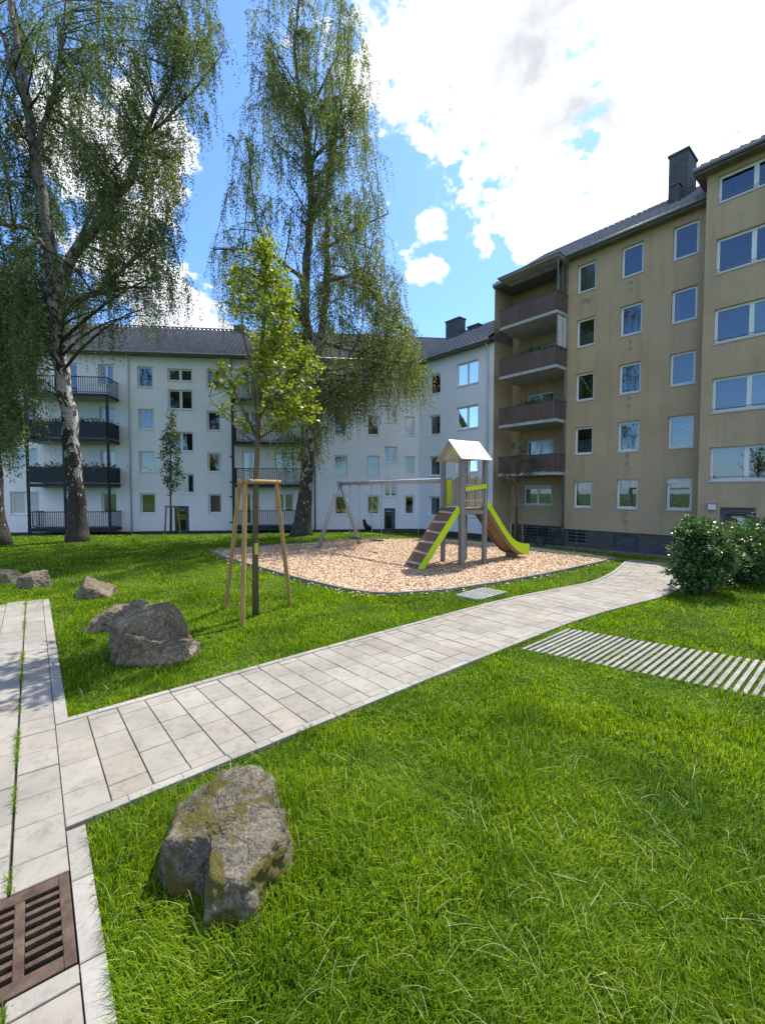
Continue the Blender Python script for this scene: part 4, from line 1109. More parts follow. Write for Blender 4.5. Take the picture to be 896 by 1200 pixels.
# ------------------------------------------------------------------ swing
zb = 2.36
pA = Vector((-1.58, 16.4, 0)); pT = left + Vector((0, 0, 0))
sw = empty('swing_set', (pA.x, pA.y, 0))
tag(sw, 'grey metal swing frame with two swings hung beside the play tower', 'swing set')
def S_(p): return Vector((p.x - pA.x, p.y - pA.y, p.z))
bd = (pT - pA).normalized(); bp_ = Vector((-bd.y, bd.x, 0))
m_ = MB(); m_.tube([S_(pA - bd * .08) + Vector((0, 0, zb)), S_(pT - bd * .07) + Vector((0, 0, zb))], .072, 12); m_.build('beam', M['steel'], sw, smooth=True)
for sgn in (-1, 1):
    m_ = MB(); m_.tube([S_(pA) + Vector((0, 0, zb - .02)) + bp_ * sgn * .05, S_(pA) + bp_ * sgn * .95], .072, 12); m_.build('leg', M['steel'], sw, smooth=True)
def along(px):
    best = min((abs(448 + FPX * (pA + bd * t).x / (pA + bd * t).y - px), t) for t in np.linspace(0, 5.5, 800)); return best[1]
for (pa_, pb_) in ((409.5, 421), (435.5, 447)):
    ta, tb = along(pa_), along(pb_)
    c0 = S_(pA + bd * (ta + tb) / 2); half = min(.26, (tb - ta) / 2)
    h = empty('swing', c0, 0, sw)
    m_ = MB(); m_.prism([(bd * a + bp_ * b) + Vector((0, 0, .40)) for a, b in ((-.24, -.09), (.24, -.09), (.24, .09), (-.24, .09))], (0, 0, 0), (0, 0, .035)); m_.build('seat', M['rubber'], h, bevel=.01)
    for sgn in (-1, 1):
        m_ = MB(); m_.tube([bd * sgn * half + Vector((0, 0, zb - .06)), bd * sgn * .24 + Vector((0, 0, .44))], .011, 6)
        m_.build('chain', M['zinc'], h)
        m_ = MB(); m_.tube([bd * sgn * half + Vector((0, 0, zb - .13)), bd * sgn * half + Vector((0, 0, zb - .03))], .028, 8); m_.build('hanger', M['steel'], h)

# ------------------------------------------------------------------ trees
def leaves(C, size, ar=0.62, flat=0.0, shape='rhomb'):
    n = len(C)
    a = rng.normal(0, 1, (n, 3)); 
    if flat: a[:, 2] *= (1 - flat)
    a /= np.linalg.norm(a, axis=1)[:, None]
    r = rng.normal(0, 1, (n, 3))
    if flat: r[:, 2] *= (1 - flat)
    b = r - a * (r * a).sum(1)[:, None]; b /= np.linalg.norm(b, axis=1)[:, None]
    s = size * rng.uniform(.7, 1.25, n)
    a = a * s[:, None] / 2; b = b * (s * ar)[:, None] / 2
    if shape == 'rhomb':
        V = np.stack([C - a, C + b - a * .15, C + a, C - b - a * .15], 1).reshape(-1, 3)
        return V, np.arange(4 * n).reshape(-1, 4)
    pts = [(-1, 0), (-.35, .35), (-.45, 1.0), (.1, .5), (.35, .85), (1.05, 0), (.35, -.85), (.1, -.5), (-.45, -1.0), (-.35, -.35)]
    V = np.stack([C + a * p + b * q for p, q in pts], 1).reshape(-1, 3)
    return V, np.arange(len(pts) * n).reshape(-1, len(pts))

def birch(name, label, base, limbs, blobs, Y0, leafmat, nclus, strands, sl_, leaf, seed, spread=2.2, open_stems=0):
    """limbs: [[(px,py,dY,r)...]...], the first is the trunk; blobs: (px,py,rx,ry,weight[,dY]) where foliage hangs"""
    rd_ = random.Random(seed); rg = np.random.default_rng(seed)
    root = empty(name, base)
    tag(root, label, 'tree', 'weeping birch trees in the courtyard')
    B = Vector(base)
    mb = MB(); lp_ = []
    for li, limb in enumerate(limbs):
        pts = [at(p[0], p[1], Y0 + p[2]) - B for p in limb]; rad = [p[3] for p in limb]
        if li == 0: pts[0].z = -.15
        # resample with a slight wobble
        P = []; Q = []
        for i in range(len(pts) - 1):
            k = max(2, int((pts[i + 1] - pts[i]).length / .5))
            for j in range(k):
                t = j / k; w_ = (rd_.uniform(-1, 1) * .05 if (i or j) else 0)
                P.append(pts[i].lerp(pts[i + 1], t) + Vector((w_, rd_.uniform(-.05, .05) if (i or j) else 0, 0))); Q.append(rad[i] * (1 - t) + rad[i + 1] * t)
        P.append(pts[-1]); Q.append(rad[-1])
        mb.tube(P, Q, 14 if li == 0 else 7)
        lp_ += [(p, q) for p, q in zip(P, Q) if p.z > 3.2]
    mb.build('trunk', M['birchbark'], root, smooth=True)
    lpa = np.array([list(p) for p, q in lp_])
    W = np.array([b[4] for b in blobs], float); W /= W.sum()
    br = MB(); tw = MB(); LC = []
    for c in range(nclus):
        b = blobs[rg.choice(len(blobs), p=W)]
        while True:
            u, v = rg.uniform(-1, 1, 2)
            if u * u + v * v < 1: break
        dY = (b[5] if len(b) > 5 else 0) + rg.normal(0, spread)
        dY = max(-4.5, min(4.5, dY))
        px_, py_ = b[0] + u * b[2], b[1] + v * b[3]
        for lb in limbs[:open_stems]:                     # the stems stay open towards the court
            ys_ = [q[1] for q in lb][::-1]; xs_ = [q[0] for q in lb][::-1]
            if ys_[0] < py_ < ys_[-1] + 10 and abs(np.interp(py_ + 15, ys_, xs_) - px_) < 18: dY = abs(dY) * .8 + .9
        tgt = at(b[0] + u * b[2], b[1] + v * b[3], Y0 + dY) - B
        # nearest limb point that lies lower than the target
        d = np.linalg.norm(lpa - np.array(tgt), axis=1) + np.where(lpa[:, 2] > tgt.z + .3, 4.0, 0.0)
        k = int(np.argmin(d + rg.uniform(0, .8, len(d)))); s0 = Vector(lpa[k]); ln = (tgt - s0).length
        mid = s0.lerp(tgt, .5) + Vector((0, 0, .18 * ln)) + Vector(rg.normal(0, .12 * min(ln, 2.5), 3))
        path = [s0 * (1 - t) ** 2 + mid * 2 * t * (1 - t) + tgt * t * t for t in (0, .2, .4, .6, .8, 1)]
        r0 = min(lp_[k][1] * .5, .008 + .009 * ln)
        br.tube(path, [r0, r0 * .8, r0 * .6, r0 * .42, r0 * .26, .006], 5, cap=False)
        for _ in range(strands):
            t = rg.uniform(.45, 1.0) if ln > 1.5 else rg.uniform(.3, 1)
            o = s0 * (1 - t) ** 2 + mid * 2 * t * (1 - t) + tgt * t * t
            out = Vector((rg.normal(), rg.normal(), 0)) * .3; L = sl_ * rg.uniform(.35, 1.25)
            n = max(4, int(L / .042)); tt = np.linspace(0, 1, n)
            oo = np.array(o); ou = np.array(out)
            pz = oo[None] + ou[None] * (1 - np.exp(-2.2 * tt))[:, None] * min(1.0, L) + np.c_[np.zeros(n), np.zeros(n), .10 * L * np.sin(tt * 2.2) - L * tt ** 1.35]
            q = [pz[0], pz[n // 3], pz[2 * n // 3], pz[-1]]
            tw.tube([Vector(x) for x in q], [.0035, .003, .0025, .002], 3, cap=False)
            LC.append(pz[1:] + rg.normal(0, .045, (n - 1, 3)))
    br.build('branches', M['twig'], root, smooth=True)
    tw.build('twigs', M['twig'], root)
    C = np.vstack(LC); V, F = leaves(C, leaf)
    print(name, 'leaves', len(C))
    np_mesh('crown', V, F, leafmat, root)
    return root

Y1 = 18.4; b1 = at(92, 634, Y1)
birch('birch_tree', 'tall birch with white and black trunk at the left before the navy balconies', (b1.x, b1.y, tz(b1.x, b1.y)), [
    [(92, 634, 0, .50), (91, 618, 0, .38), (88, 560, 0, .315), (80, 480, 0, .285), (70, 420, 0, .275), (64, 350, 0, .27), (57, 285, 0, .24), (45, 210, 0, .20), (33, 130, 0, .16), (20, 50, 0, .12), (8, -40, 0, .07), (0, -110, 0, .03)],
    [(66, 350, 0, .2), (85, 300, -.3, .19), (125, 250, -.8, .17), (152, 210, -1.0, .15), (165, 165, -1.0, .12), (185, 125, -1.1, .09), (205, 80, -1.3, .06), (212, 10, -1.5, .03), (225, -40, -1.5, .02)],
    [(70, 355, 0, .12), (110, 345, -.8, .10), (135, 325, -1.2, .08), (165, 298, -1.5, .05), (190, 285, -1.8, .03)],
    [(60, 300, 0, .11), (35, 268, -.8, .09), (0, 262, -1.5, .07), (-40, 255, -2, .03)],
    [(80, 300, 0, .10), (105, 255, .5, .08), (130, 205, .8, .05), (155, 172, 1, .03)],
    [(40, 180, 0, .10), (62, 110, .6, .07), (75, 30, 1, .05), (80, -40, 1.2, .03)],
    [(33, 130, 0, .10), (10, 60, -.6, .07), (-15, 0, -1, .04)],
    [(165, 165, -1, .07), (205, 130, -.8, .05), (240, 88, -.5, .035), (262, 60, -.3, .02)],
    [(78, 330, 0, .09), (50, 330, .8, .08), (20, 320, 1.4, .06), (-20, 330, 2, .03)],
], [
    (90, 40, 120, 60, 9), (30, 110, 70, 80, 6), (170, 60, 75, 60, 7), (190, 130, 55, 60, 6), (110, 140, 70, 60, 5), (60, 200, 70, 60, 6), (170, 215, 55, 55, 6),
    (20, 250, 50, 60, 5), (110, 270, 70, 50, 5), (30, 330, 45, 45, 5), (130, 330, 60, 35, 4), (190, 290, 35, 45, 3), (10, 400, 30, 50, 3), (200, 345, 30, 40, 1.5), (60, 370, 60, 25, 3), (150, 375, 45, 18, 1.6), (235, 20, 25, 40, 2)],
    Y1, M['leaf_birch'], 690, 10, 1.4, .078, 21, open_stems=1)

Y2 = 21.0; b2 = at(353, 628, Y2)
birch('birch_tree', 'tall slender birch with a forked trunk and hanging branches behind the swings', (b2.x, b2.y, tz(b2.x, b2.y)), [
    [(353, 629, 0, .62), (354, 612, 0, .42), (358, 570, 0, .31), (364, 520, 0, .29), (366, 470, 0, .28), (362, 420, 0, .26), (358, 370, 0, .2), (360, 300, 0, .18), (366, 240, 0, .15), (362, 180, 0, .13), (352, 120, 0, .10), (345, 60, 0, .07), (350, 0, 0, .05), (352, -60, 0, .03)],
    [(365, 440, 0, .2), (376, 390, .5, .19), (382, 340, .8, .17), (384, 280, .8, .13), (382, 220, .9, .10), (392, 160, 1, .07), (405, 100, 1, .05), (410, 20, 1.2, .03)],
    [(364, 190, 0, .09), (385, 168, -.5, .07), (402, 158, -.8, .04)],
    [(360, 170, 0, .08), (372, 110, -.4, .06), (400, 60, -.8, .03)],
    [(352, 130, 0, .07), (330, 110, .6, .05), (318, 70, 1, .03)],
    [(382, 330, .8, .1), (415, 322, .2, .07), (445, 355, -.4, .05), (470, 385, -.8, .03)],
    [(376, 400, .5, .12), (400, 408, .2, .09), (440, 415, -.2, .06), (480, 430, -.6, .03)],
    [(360, 330, 0, .1), (320, 300, -.6, .07), (285, 292, -1, .05), (250, 292, -1.4, .03)],
    [(358, 380, 0, .1), (325, 330, .5, .07), (300, 260, .8, .05), (293, 190, 1, .03)],
    [(366, 480, 0, .09), (340, 480, -.8, .06), (310, 500, -1.4, .03)],
    [(383, 290, .8, .08), (420, 268, .5, .05), (455, 250, .3, .03)],
], [
    (350, 20, 70, 40, 6), (375, 90, 65, 50, 7), (330, 100, 50, 50, 4), (400, 150, 45, 50, 5), (350, 160, 55, 40, 4), (405, 220, 40, 50, 6), (360, 230, 50, 40, 4), (295, 170, 30, 60, 2.0), (290, 230, 35, 40, 2.2),
    (300, 290, 60, 35, 4), (410, 290, 45, 45, 6), (440, 340, 45, 35, 6), (400, 370, 50, 30, 5), (340, 350, 60, 40, 4), (470, 395, 30, 25, 3), (455, 430, 40, 25, 5), (490, 440, 17, 20, 2), (420, 440, 40, 25, 4), (370, 475, 40, 25, 3.5), (310, 430, 50, 40, 3.5), (290, 340, 40, 35, 2), (440, 160, 18, 80, 1), (345, 520, 35, 14, 1.4), (445, 465, 30, 12, 2), (270, 330, 30, 40, 1.2)],
    Y2, M['leaf_birch2'], 660, 10, 1.6, .078, 33)

Y3 = 17.0; b3 = at(-6, 632, Y3)
birch('birch_tree', 'dark barked birch cut off by the left edge with low hanging foliage', (b3.x, b3.y, tz(b3.x, b3.y)), [
    [(-2, 632, 0, .5), (-4, 610, 0, .34), (-8, 540, 0, .28), (-14, 450, 0, .24), (-24, 330, 0, .2), (-36, 200, 0, .14), (-50, 60, 0, .08), (-60, -60, 0, .03)],
    [(-20, 380, 0, .12), (5, 340, .3, .08), (25, 345, .6, .05), (40, 370, .8, .03)],
    [(-14, 440, 0, .1), (10, 425, -.4, .06), (28, 440, -.6, .03)],
], [
    (15, 400, 30, 45, 6), (25, 460, 25, 35, 4), (5, 340, 40, 40, 5), (-50, 300, 60, 120, 6), (-60, 120, 70, 120, 5), (8, 490, 22, 25, 3)],
    Y3, M['leaf_birch'], 230, 10, 1.5, .088, 45, spread=1.6)

# young maple with its stake frame
tb = G(299.5, 722); ty = tb.y
def young(name, label, base, Y0, limbs, blobs, leafmat, n, leaf, seed, shape='maple', depth=.5, flat=.55, group='young trees tied to stakes', band=None, barkmat=None):
    rg = np.random.default_rng(seed); root = empty(name, base); tag(root, label, 'tree', group); B = Vector(base)
    mb = MB(); pts_all = []
    for li, limb in enumerate(limbs):
        pts = [at(p[0], p[1], Y0 + p[2]) - B for p in limb]
        if li == 0: pts[0].z = -.08
        mb.tube(pts, [p[3] for p in limb], 10 if li == 0 else 6)
        for i in range(len(pts) - 1):
            for t in np.linspace(0, 1, 6): pts_all.append(pts[i].lerp(pts[i + 1], t))
    pa_ = np.array([list(p) for p in pts_all if p.z > .9])
    W = np.array([b[4] for b in blobs], float); W /= W.sum(); LC = []
    for c in range(n):
        b = blobs[rg.choice(len(blobs), p=W)]
        while True:
            u, v = rg.uniform(-1, 1, 2)
            if u * u + v * v < 1: break
        tgt = at(b[0] + u * b[2], b[1] + v * b[3], Y0 + rg.normal(0, depth)) - B
        d = np.linalg.norm(pa_ - np.array(tgt), axis=1) + np.where(pa_[:, 2] > tgt.z, .6, 0)
        s0 = Vector(pa_[int(np.argmin(d))]); m = s0.lerp(tgt, .5) + Vector((0, 0, -.05))
        mb.tube([s0, m, tgt], [.007, .0055, .003], 4, cap=False)
        k = rg.integers(11, 22); t = rg.uniform(.35, 1.05, k)
        P = np.array(s0)[None] * ((1 - t) ** 2)[:, None] + np.array(m)[None] * (2 * t * (1 - t))[:, None] + np.array(tgt)[None] * (t ** 2)[:, None]
        LC.append(P + rg.normal(0, leaf * .75, (k, 3)))
    mb.build('trunk', barkmat or M['bark'], root, smooth=True)
    C = np.vstack(LC); V, F = leaves(C, leaf, .95 if shape == 'maple' else .6, flat, shape)
    np_mesh('crown', V, F, leafmat, root)
    return root
ym = young('maple_tree', 'young maple with bright yellow green leaves inside the near stake frame', (tb.x, tb.y, 0), ty, [
    [(299.5, 722, 0, .056), (299, 650, 0, .048), (300, 560, 0, .043), (302, 520, 0, .04), (303, 470, 0, .04), (305, 420, .02, .035), (310, 370, .03, .028), (312, 320, .02, .018), (309, 272, 0, .006)],
    [(302, 515, 0, .03), (285, 480, -.1, .022), (270, 450, -.2, .016), (255, 420, -.25, .008)],
    [(302, 500, 0, .03), (296, 440, .2, .024), (285, 390, .25, .016), (278, 330, .3, .008), (275, 300, .3, .004)],
    [(303, 490, 0, .025), (325, 460, .1, .018), (350, 430, .15, .010), (370, 405, .2, .005)],
    [(304, 470, 0, .025), (320, 420, -.2, .018), (332, 370, -.3, .010), (338, 320, -.3, .005)],
    [(302, 515, 0, .02), (325, 500, -.2, .014), (350, 490, -.3, .008), (365, 480, -.4, .004)],
    [(300, 520, 0, .02), (280, 505, .2, .012), (258, 480, .3, .006), (245, 465, .3, .004)],
    [(305, 420, 0, .02), (325, 400, .3, .012), (345, 385, .4, .006)],
], [(312, 290, 10, 18, 3), (322, 320, 20, 25, 6), (328, 365, 22, 30, 7), (310, 350, 12, 40, 3), (335, 410, 30, 25, 9), (355, 435, 30, 25, 9), (330, 460, 35, 25, 9), (350, 480, 28, 20, 6), (310, 430, 20, 40, 4), (278, 350, 10, 40, 2), (270, 320, 8, 15, 1.2), (265, 445, 15, 22, 2.4), (255, 470, 14, 14, 1), (310, 490, 30, 18, 3), (290, 410, 20, 30, 1.6)],
    M['leaf_maple'], 350, .063, 5)
m_ = MB(); q = at(299.5, 645, ty) - Vector((tb.x, tb.y, 0)); m_.tube([q + Vector((0, 0, -.06)), q + Vector((.005, -.01, .16))], [.055, .052], 10); 
m_.build('trunk_guard', M['bark'], ym)
m_ = MB(); m_.box((q.x + .005, q.y - .075, q.z - .06), (q.x + .055, q.y - .058, q.z + .12)); m_.build('trunk_tag', M['band'], ym, bevel=.005)

def stake_frame(name, label, base, feet, tops, r, mat, rails, group='stake frames round young trees'):
    root = empty(name, base); tag(root, label, 'tree stakes', group); B = Vector(base)
    for f, t in zip(feet, tops):
        m_ = MB(); a = f - B; b = t - B; a = a - (b - a).normalized() * .1
        m_.tube([a, a.lerp(b, .5), b], [r * 1.05, r, r * .97], 12); m_.build('stake', mat, root, smooth=False)
    for (i, j) in rails:
        a, b = tops[i] - B, tops[j] - B; d = (b - a).normalized()
        m_ = MB(); m_.tube([a - d * .09 + Vector((0, 0, -.03)), b + d * .09 + Vector((0, 0, -.03))], r, 12); m_.build('cross_rail', mat, root)
    return root
f1, f2, f3 = G(284, 734), G(264.5, 713), G(340, 710)
t1, t2, t3 = at(287.5, 563, f1.y + .3), at(281.5, 562, f2.y - .35), at(323.5, 562, f3.y - .35)
zt = (t1.z + t2.z + t3.z) / 3
for t in (t1, t2, t3): t.z = zt
sf = stake_frame('tree_stake_frame', 'near frame of three round wooden stakes on the lawn round the maple', (tb.x, tb.y, 0), [f1, f2, f3], [t1, t2, t3], .036, M['stake'], [(0, 2), (0, 1)])
m_ = MB()
q = t1 - Vector((tb.x, tb.y, 0))
for k_ in range(3): m_.tube([q + Vector((.055 * math.cos(a), .055 * math.sin(a), -.05 + .02 * k_)) for a in np.linspace(0, 2 * math.pi, 13)], .01, 5)
m_.build('rope_tie', M['oldstake'], sf)

# young tree before the white block
g2 = at(200, 629, 26.0); gz = tz(g2.x, g2.y)
young('young_tree', 'slim young tree with a narrow crown before the white block stair windows', (g2.x, g2.y, gz), 26.0, [
    [(200, 630, 0, .06), (200, 590, 0, .05), (200, 540, 0, .035), (201, 500, 0, .02), (202, 478, 0, .008)],
    [(200, 580, 0, .02), (193, 545, .2, .012), (190, 520, .2, .005)], [(200, 575, 0, .02), (209, 545, -.2, .012), (211, 515, -.2, .005)], [(200, 550, 0, .015), (196, 520, -.2, .008), (197, 500, 0, .004)]],
    [(200, 545, 14, 30, 6), (200, 515, 12, 20, 4), (201, 490, 5, 14, 1.4), (206, 560, 10, 18, 2)], M['leaf_young'], 130, .13, 8, 'rhomb', .5, .2)
def px_frame(name, label, ctr, Y, feet_px, tops_px, r, rails):
    feet = [at(p[0], p[1], Y + p[2]) for p in feet_px]; tops = [at(p[0], p[1], Y + p[2]) for p in tops_px]
    for f in feet: f.z = tz(f.x, f.y)
    zt = sum(t.z for t in tops) / len(tops)
    for t in tops: t.z = zt
    return stake_frame(name, label, ctr, feet, tops, r, M['oldstake'], rails)
px_frame('tree_stake_frame', 'weathered stake frame round the slim young tree by the white block', (g2.x, g2.y, gz), 26.0, [(193, 630, -.2), (212, 630, -.2), (201, 630, .6)], [(195, 593, -.1), (208, 593, -.1), (201, 593, .4)], .05, [(0, 1), (1, 2)])
# young tree before the tan block
g3 = at(605.5, 637, 22.6); gz = tz(g3.x, g3.y)
young('young_tree', 'sparse olive leaved young tree before the tan balconies', (g3.x, g3.y, gz), 22.6, [
    [(605.5, 638, 0, .055), (605, 590, 0, .045), (604, 570, 0, .035), (608, 545, 0, .025), (612, 520, 0, .012), (614, 505, 0, .005)],
    [(604, 572, 0, .02), (596, 555, .1, .012), (588, 545, .2, .005)], [(605, 565, 0, .02), (618, 550, -.1, .012), (630, 538, -.2, .005)], [(606, 555, 0, .016), (601, 535, .2, .008), (598, 522, .2, .004)], [(604, 574, 0, .015), (592, 566, -.2, .008), (582, 562, -.3, .004)]],
    [(608, 548, 22, 18, 6), (612, 525, 12, 18, 3), (595, 555, 12, 12, 2), (622, 545, 12, 12, 2)], M['leaf_olive'], 110, .075, 9, 'rhomb', .5, .2)
px_frame('tree_stake_frame', 'thin dark stake frame round the olive leaved tree by the tan block', (g3.x, g3.y, gz), 22.6, [(594, 636, .2), (612, 637, -.3), (602, 637, .7)], [(600, 592, .1), (611, 592, -.2), (604, 592, .4)], .04, [(0, 1), (1, 2)])

# ------------------------------------------------------------------ shrubs
def shrub(label, base, lobes, n, seed, leaf=.075, flowers=60):
    rg = np.random.default_rng(seed); root = empty('flowering_shrub', base); tag(root, label, 'shrub', 'leafy shrubs along the right edge of the lawn')
    mb = MB(); LC = []; FC = []
    for (x, y, z, r, rz_, w) in lobes:
        m = int(n * w); d = rg.normal(0, 1, (m, 3)); d /= np.linalg.norm(d, axis=1)[:, None]
        bump = .95 + .24 * np.sin(d[:, 0] * 7 + seed) * np.sin(d[:, 1] * 6 + x * 5) + .12 * np.sin(d[:, 2] * 11 + y * 3)
        rr = (rg.uniform(.15, 1, m) ** .45) * bump
        P = np.c_[x + d[:, 0] * r * rr, y + d[:, 1] * r * rr, z + d[:, 2] * rz_ * rr]; P = P[P[:, 2] > .05]; LC.append(P)
        up = P[(np.linalg.norm((P - [x, y, z]) / [r, r, rz_], axis=1) > .85) & (P[:, 2] > z * .5)]
        if len(up): FC.append(up[rg.choice(len(up), min(len(up), int(flowers * w)))])
        for _ in range(int(34 * w)):              # sprays that stick out of the mass
            dd = rg.normal(0, 1, 3); dd[2] = dd[2] * .6 + .15; dd /= np.linalg.norm(dd); tt = rg.uniform(.75, 1.32, 26)
            Q = np.array([x, y, z]) + dd[None] * (np.array([r, r, rz_]) * tt[:, None]) - np.c_[np.zeros(26), np.zeros(26), .22 * np.maximum(0, tt - .8) ** 2] + rg.normal(0, .035, (26, 3)); LC.append(Q[Q[:, 2] > .04])
        for _ in range(10):
            t = Vector((x, y, z)) + Vector(rg.normal(0, .45, 3)) * r
            if t.z < .2: t.z = .3
            s0 = Vector((x * .6 + rg.normal(0, .06), y * .6 + rg.normal(0, .06), -.05)); mb.tube([s0, s0.lerp(t, .5) + Vector((0, 0, .1)), t], [.016, .012, .005], 5)
    mb.build('stems', M['bark'], root)
    V, F = leaves(np.vstack(LC), leaf, .62, .25); np_mesh('crown', V, F, M['leaf_shrub'], root)
    fc = np.vstack(FC); C = (fc[:, None, :] + rg.normal(0, .03, (len(fc), 10, 3))).reshape(-1, 3); V, F = leaves(C, .028, .9); np_mesh('blossom', V, F, M['blossom'], root)
    return root
sA = G(822, 697); sB = G(862, 685); 
shrub('nearest leafy shrub with white blossom at the end of the path', (sA.x, sA.y, tz(sA.x, sA.y)), [(0, .1, .8, .52, .72, 1.0), (-.2, -.05, .45, .40, .42, .5), (.3, .2, .75, .45, .6, .6), (-.05, .2, 1.2, .36, .36, .4)], 3900, 3, flowers=16)
shrub('middle leafy shrub beside the tan block door', (sB.x + .1, sB.y + .1, tz(sB.x, sB.y)), [(0, 0, .75, .75, .72, 1.0), (.5, .2, .7, .6, .65, .7), (-.45, .1, .7, .5, .62, .5), (.1, -.2, .4, .5, .4, .4)], 3900, 4, flowers=7)
shrub('rear leafy shrub cut off by the right edge of the photo', (sB.x + 1.5, sB.y + .6, tz(sB.x + 1.5, sB.y + .6)), [(0, 0, .8, .8, .75, 1.0), (.6, .3, .75, .7, .7, .7), (-.5, .1, .75, .5, .65, .5)], 3900, 6, flowers=4)

# ------------------------------------------------------------------ rocks
def rock(label, base, rz, size, polys, mat, seed, sub=6, amp=.035, rough=.5):
    """polys: convex blocks [(centre, [(normal, offset)...])]; the union is found by marching out from the middle"""
    bm = bmesh.new(); bmesh.ops.create_icosphere(bm, subdivisions=sub, radius=1)
    D = np.array([v.co[:] for v in bm.verts]); D /= np.linalg.norm(D, axis=1)[:, None]
    blocks = []
    for c, pl in polys:
        N_ = np.array([p[0] for p in pl], float); N_ /= np.linalg.norm(N_, axis=1)[:, None]; blocks.append((np.array(c, float), N_, np.array([p[1] for p in pl], float)))
    c0 = np.array([0, 0, .42])
    def sdf(P):
        out = None; kk = 55.0
        for c, N_, h in blocks:
            v = (P - c) @ N_.T - h; s = np.log(np.exp(np.clip(v * kk, -60, 60)).sum(1)) / kk
            out = s if out is None else np.minimum(out, s)
        return out
    lo = np.full(len(D), .02); hi = np.full(len(D), 2.2)
    ts = np.linspace(.02, 2.2, 90); last = np.full(len(D), .05)
    for t in ts:
        ins = sdf(c0 + D * t) < 0; last = np.where(ins, t, last)
    lo = last; hi = last + .03
    for _ in range(12):
        m = (lo + hi) / 2; ins = sdf(c0 + D * m[:, None]) < 0; lo = np.where(ins, m, lo); hi = np.where(ins, hi, m)
    P = c0 + D * lo[:, None]
    for i, v in enumerate(bm.verts):
        p = Vector(P[i]); q = p * 1.0 + Vector((seed * 3.7, seed * 1.3, 0))
        f = mnoise.fractal(q * 1.6, 1.0, 2.0, 3) * amp * 1.6 + mnoise.fractal(q * 6, .75, 2.1, 7) * amp * rough * 1.3
        rd_ = mnoise.ridged_multi_fractal(q * 2.2, 1.0, 2.0, 4, 1.0, 2.0)
        f -= max(0, rd_ - 1.45) * amp * 1.3
        p = p + Vector(D[i]) * f
        v.co = (p.x * size[0], p.y * size[1], p.z * size[2])
    me = bpy.data.meshes.new('rock'); bm.to_mesh(me); bm.free(); me.materials.append(mat)
    me.polygons.foreach_set('use_smooth', [True] * len(me.polygons))
    o = bpy.data.objects.new('rock', me); COL.objects.link(o); o.location = base; o.rotation_euler = (0, 0, rz)
    tag(o, label, 'rock', 'natural boulders on the lawn'); return o
# foreground boulder: sloping slab with a lower square front lobe
p = G(262, 1018)
rock('mossy grey boulder nearest the camera beside the drain grate kerb', (p.x, p.y, -.04), 0, (.36, .36, .40), [
    ((0, .1, .35), [((-.9, -.25, .25), .84), ((.95, .1, .2), .76), ((.1, -.9, .3), .52), ((0, 1, .1), .78), ((.0, -.25, 1), .52), ((-.5, .1, .8), .72), ((0, 0, -1), .6), ((.7, .7, .3), .93), ((-.6, -.8, .1), .80)]),
    ((.42, -.62, .2), [((.95, -.2, .15), .42), ((-.9, -.3, .1), .42), ((.05, -1, .25), .40), ((.05, -.2, 1), .50), ((0, 1, 0), .8), ((0, 0, -1), .6), ((.7, -.7, .3), .48), ((-.6, -.7, .5), .5)]),
], M['rock_moss'], 1, sub=7, amp=.05, rough=.55)
p = G(180, 776)
rock('largest block shaped boulder on the lawn above the path', (p.x - .14, p.y + .2, -.07), R(-4), (.50, .50, .47), [
    ((-.1, .1, .45), [((-1, -.05, .15), .75), ((.9, -.1, .35), .70), ((.15, -1, .25), .62), ((0, 1, .1), .6), ((.05, -.2, 1), .85), ((0, 0, -1), .7), ((.75, -.2, .7), .76), ((-.6, -.8, .1), .78), ((0, -.75, .75), .80)]),
    ((.5, -.25, .1), [((1, -.2, .3), .52), ((.1, -1, .2), .42), ((-1, 0, 0), .8), ((.3, .1, 1), .55), ((0, 1, 0), .6), ((0, 0, -1), .6), ((.8, -.7, .3), .5)]),
], M['rock'], 2, sub=7, amp=.06, rough=.7)
p = G(122, 738)
rock('low wedge boulder tucked behind the largest block boulder', (p.x + .15, p.y + .15, -.06), 0, (.50, .45, .34), [
    ((0, 0, .4), [((-.7, -.3, .6), .6), ((1, 0, .1), .9), ((0, -1, .35), .6), ((0, 1, .2), .6), ((.1, -.1, 1), .62), ((0, 0, -1), .7), ((-.2, -.7, .7), .66)])], M['rock'], 3, amp=.06)
p = G(100, 702)
rock('triangular boulder alone on the lawn near the left path end', (p.x, p.y + .2, -.06), R(10), (.39, .38, .38), [
    ((0, 0, .35), [((-.8, -.25, .45), .58), ((.45, -.3, .85), .48), ((.1, -1, .2), .55), ((0, 1, .3), .55), ((1, -.1, .15), .95), ((-.15, -.1, 1), .80), ((0, 0, -1), .7)])], M['rock'], 4, amp=.06)
p = G(31, 690)
rock('flat topped boulder at the left end of the row of boulders', (p.x, p.y + .2, -.06), R(-12), (.27, .30, .36), [
    ((0, 0, .35), [((-1, -.1, .15), .80), ((1, -.2, .2), .80), ((.15, -1, .25), .6), ((0, 1, .1), .6), ((-.05, -.25, 1), .60), ((0, 0, -1), .7), ((.6, -.4, .7), .75)])], M['rock'], 5, amp=.05)
p = G(3, 686)
rock('boulder cut off by the left edge of the photo', (p.x - .16, p.y + .3, -.06), R(5), (.30, .30, .30), [
    ((0, 0, .35), [((-1, -.1, .15), .80), ((.7, -.2, .6), .66), ((.15, -1, .25), .6), ((0, 1, .1), .6), ((.05, -.2, 1), .65), ((0, 0, -1), .7)])], M['rock'], 6, amp=.05)

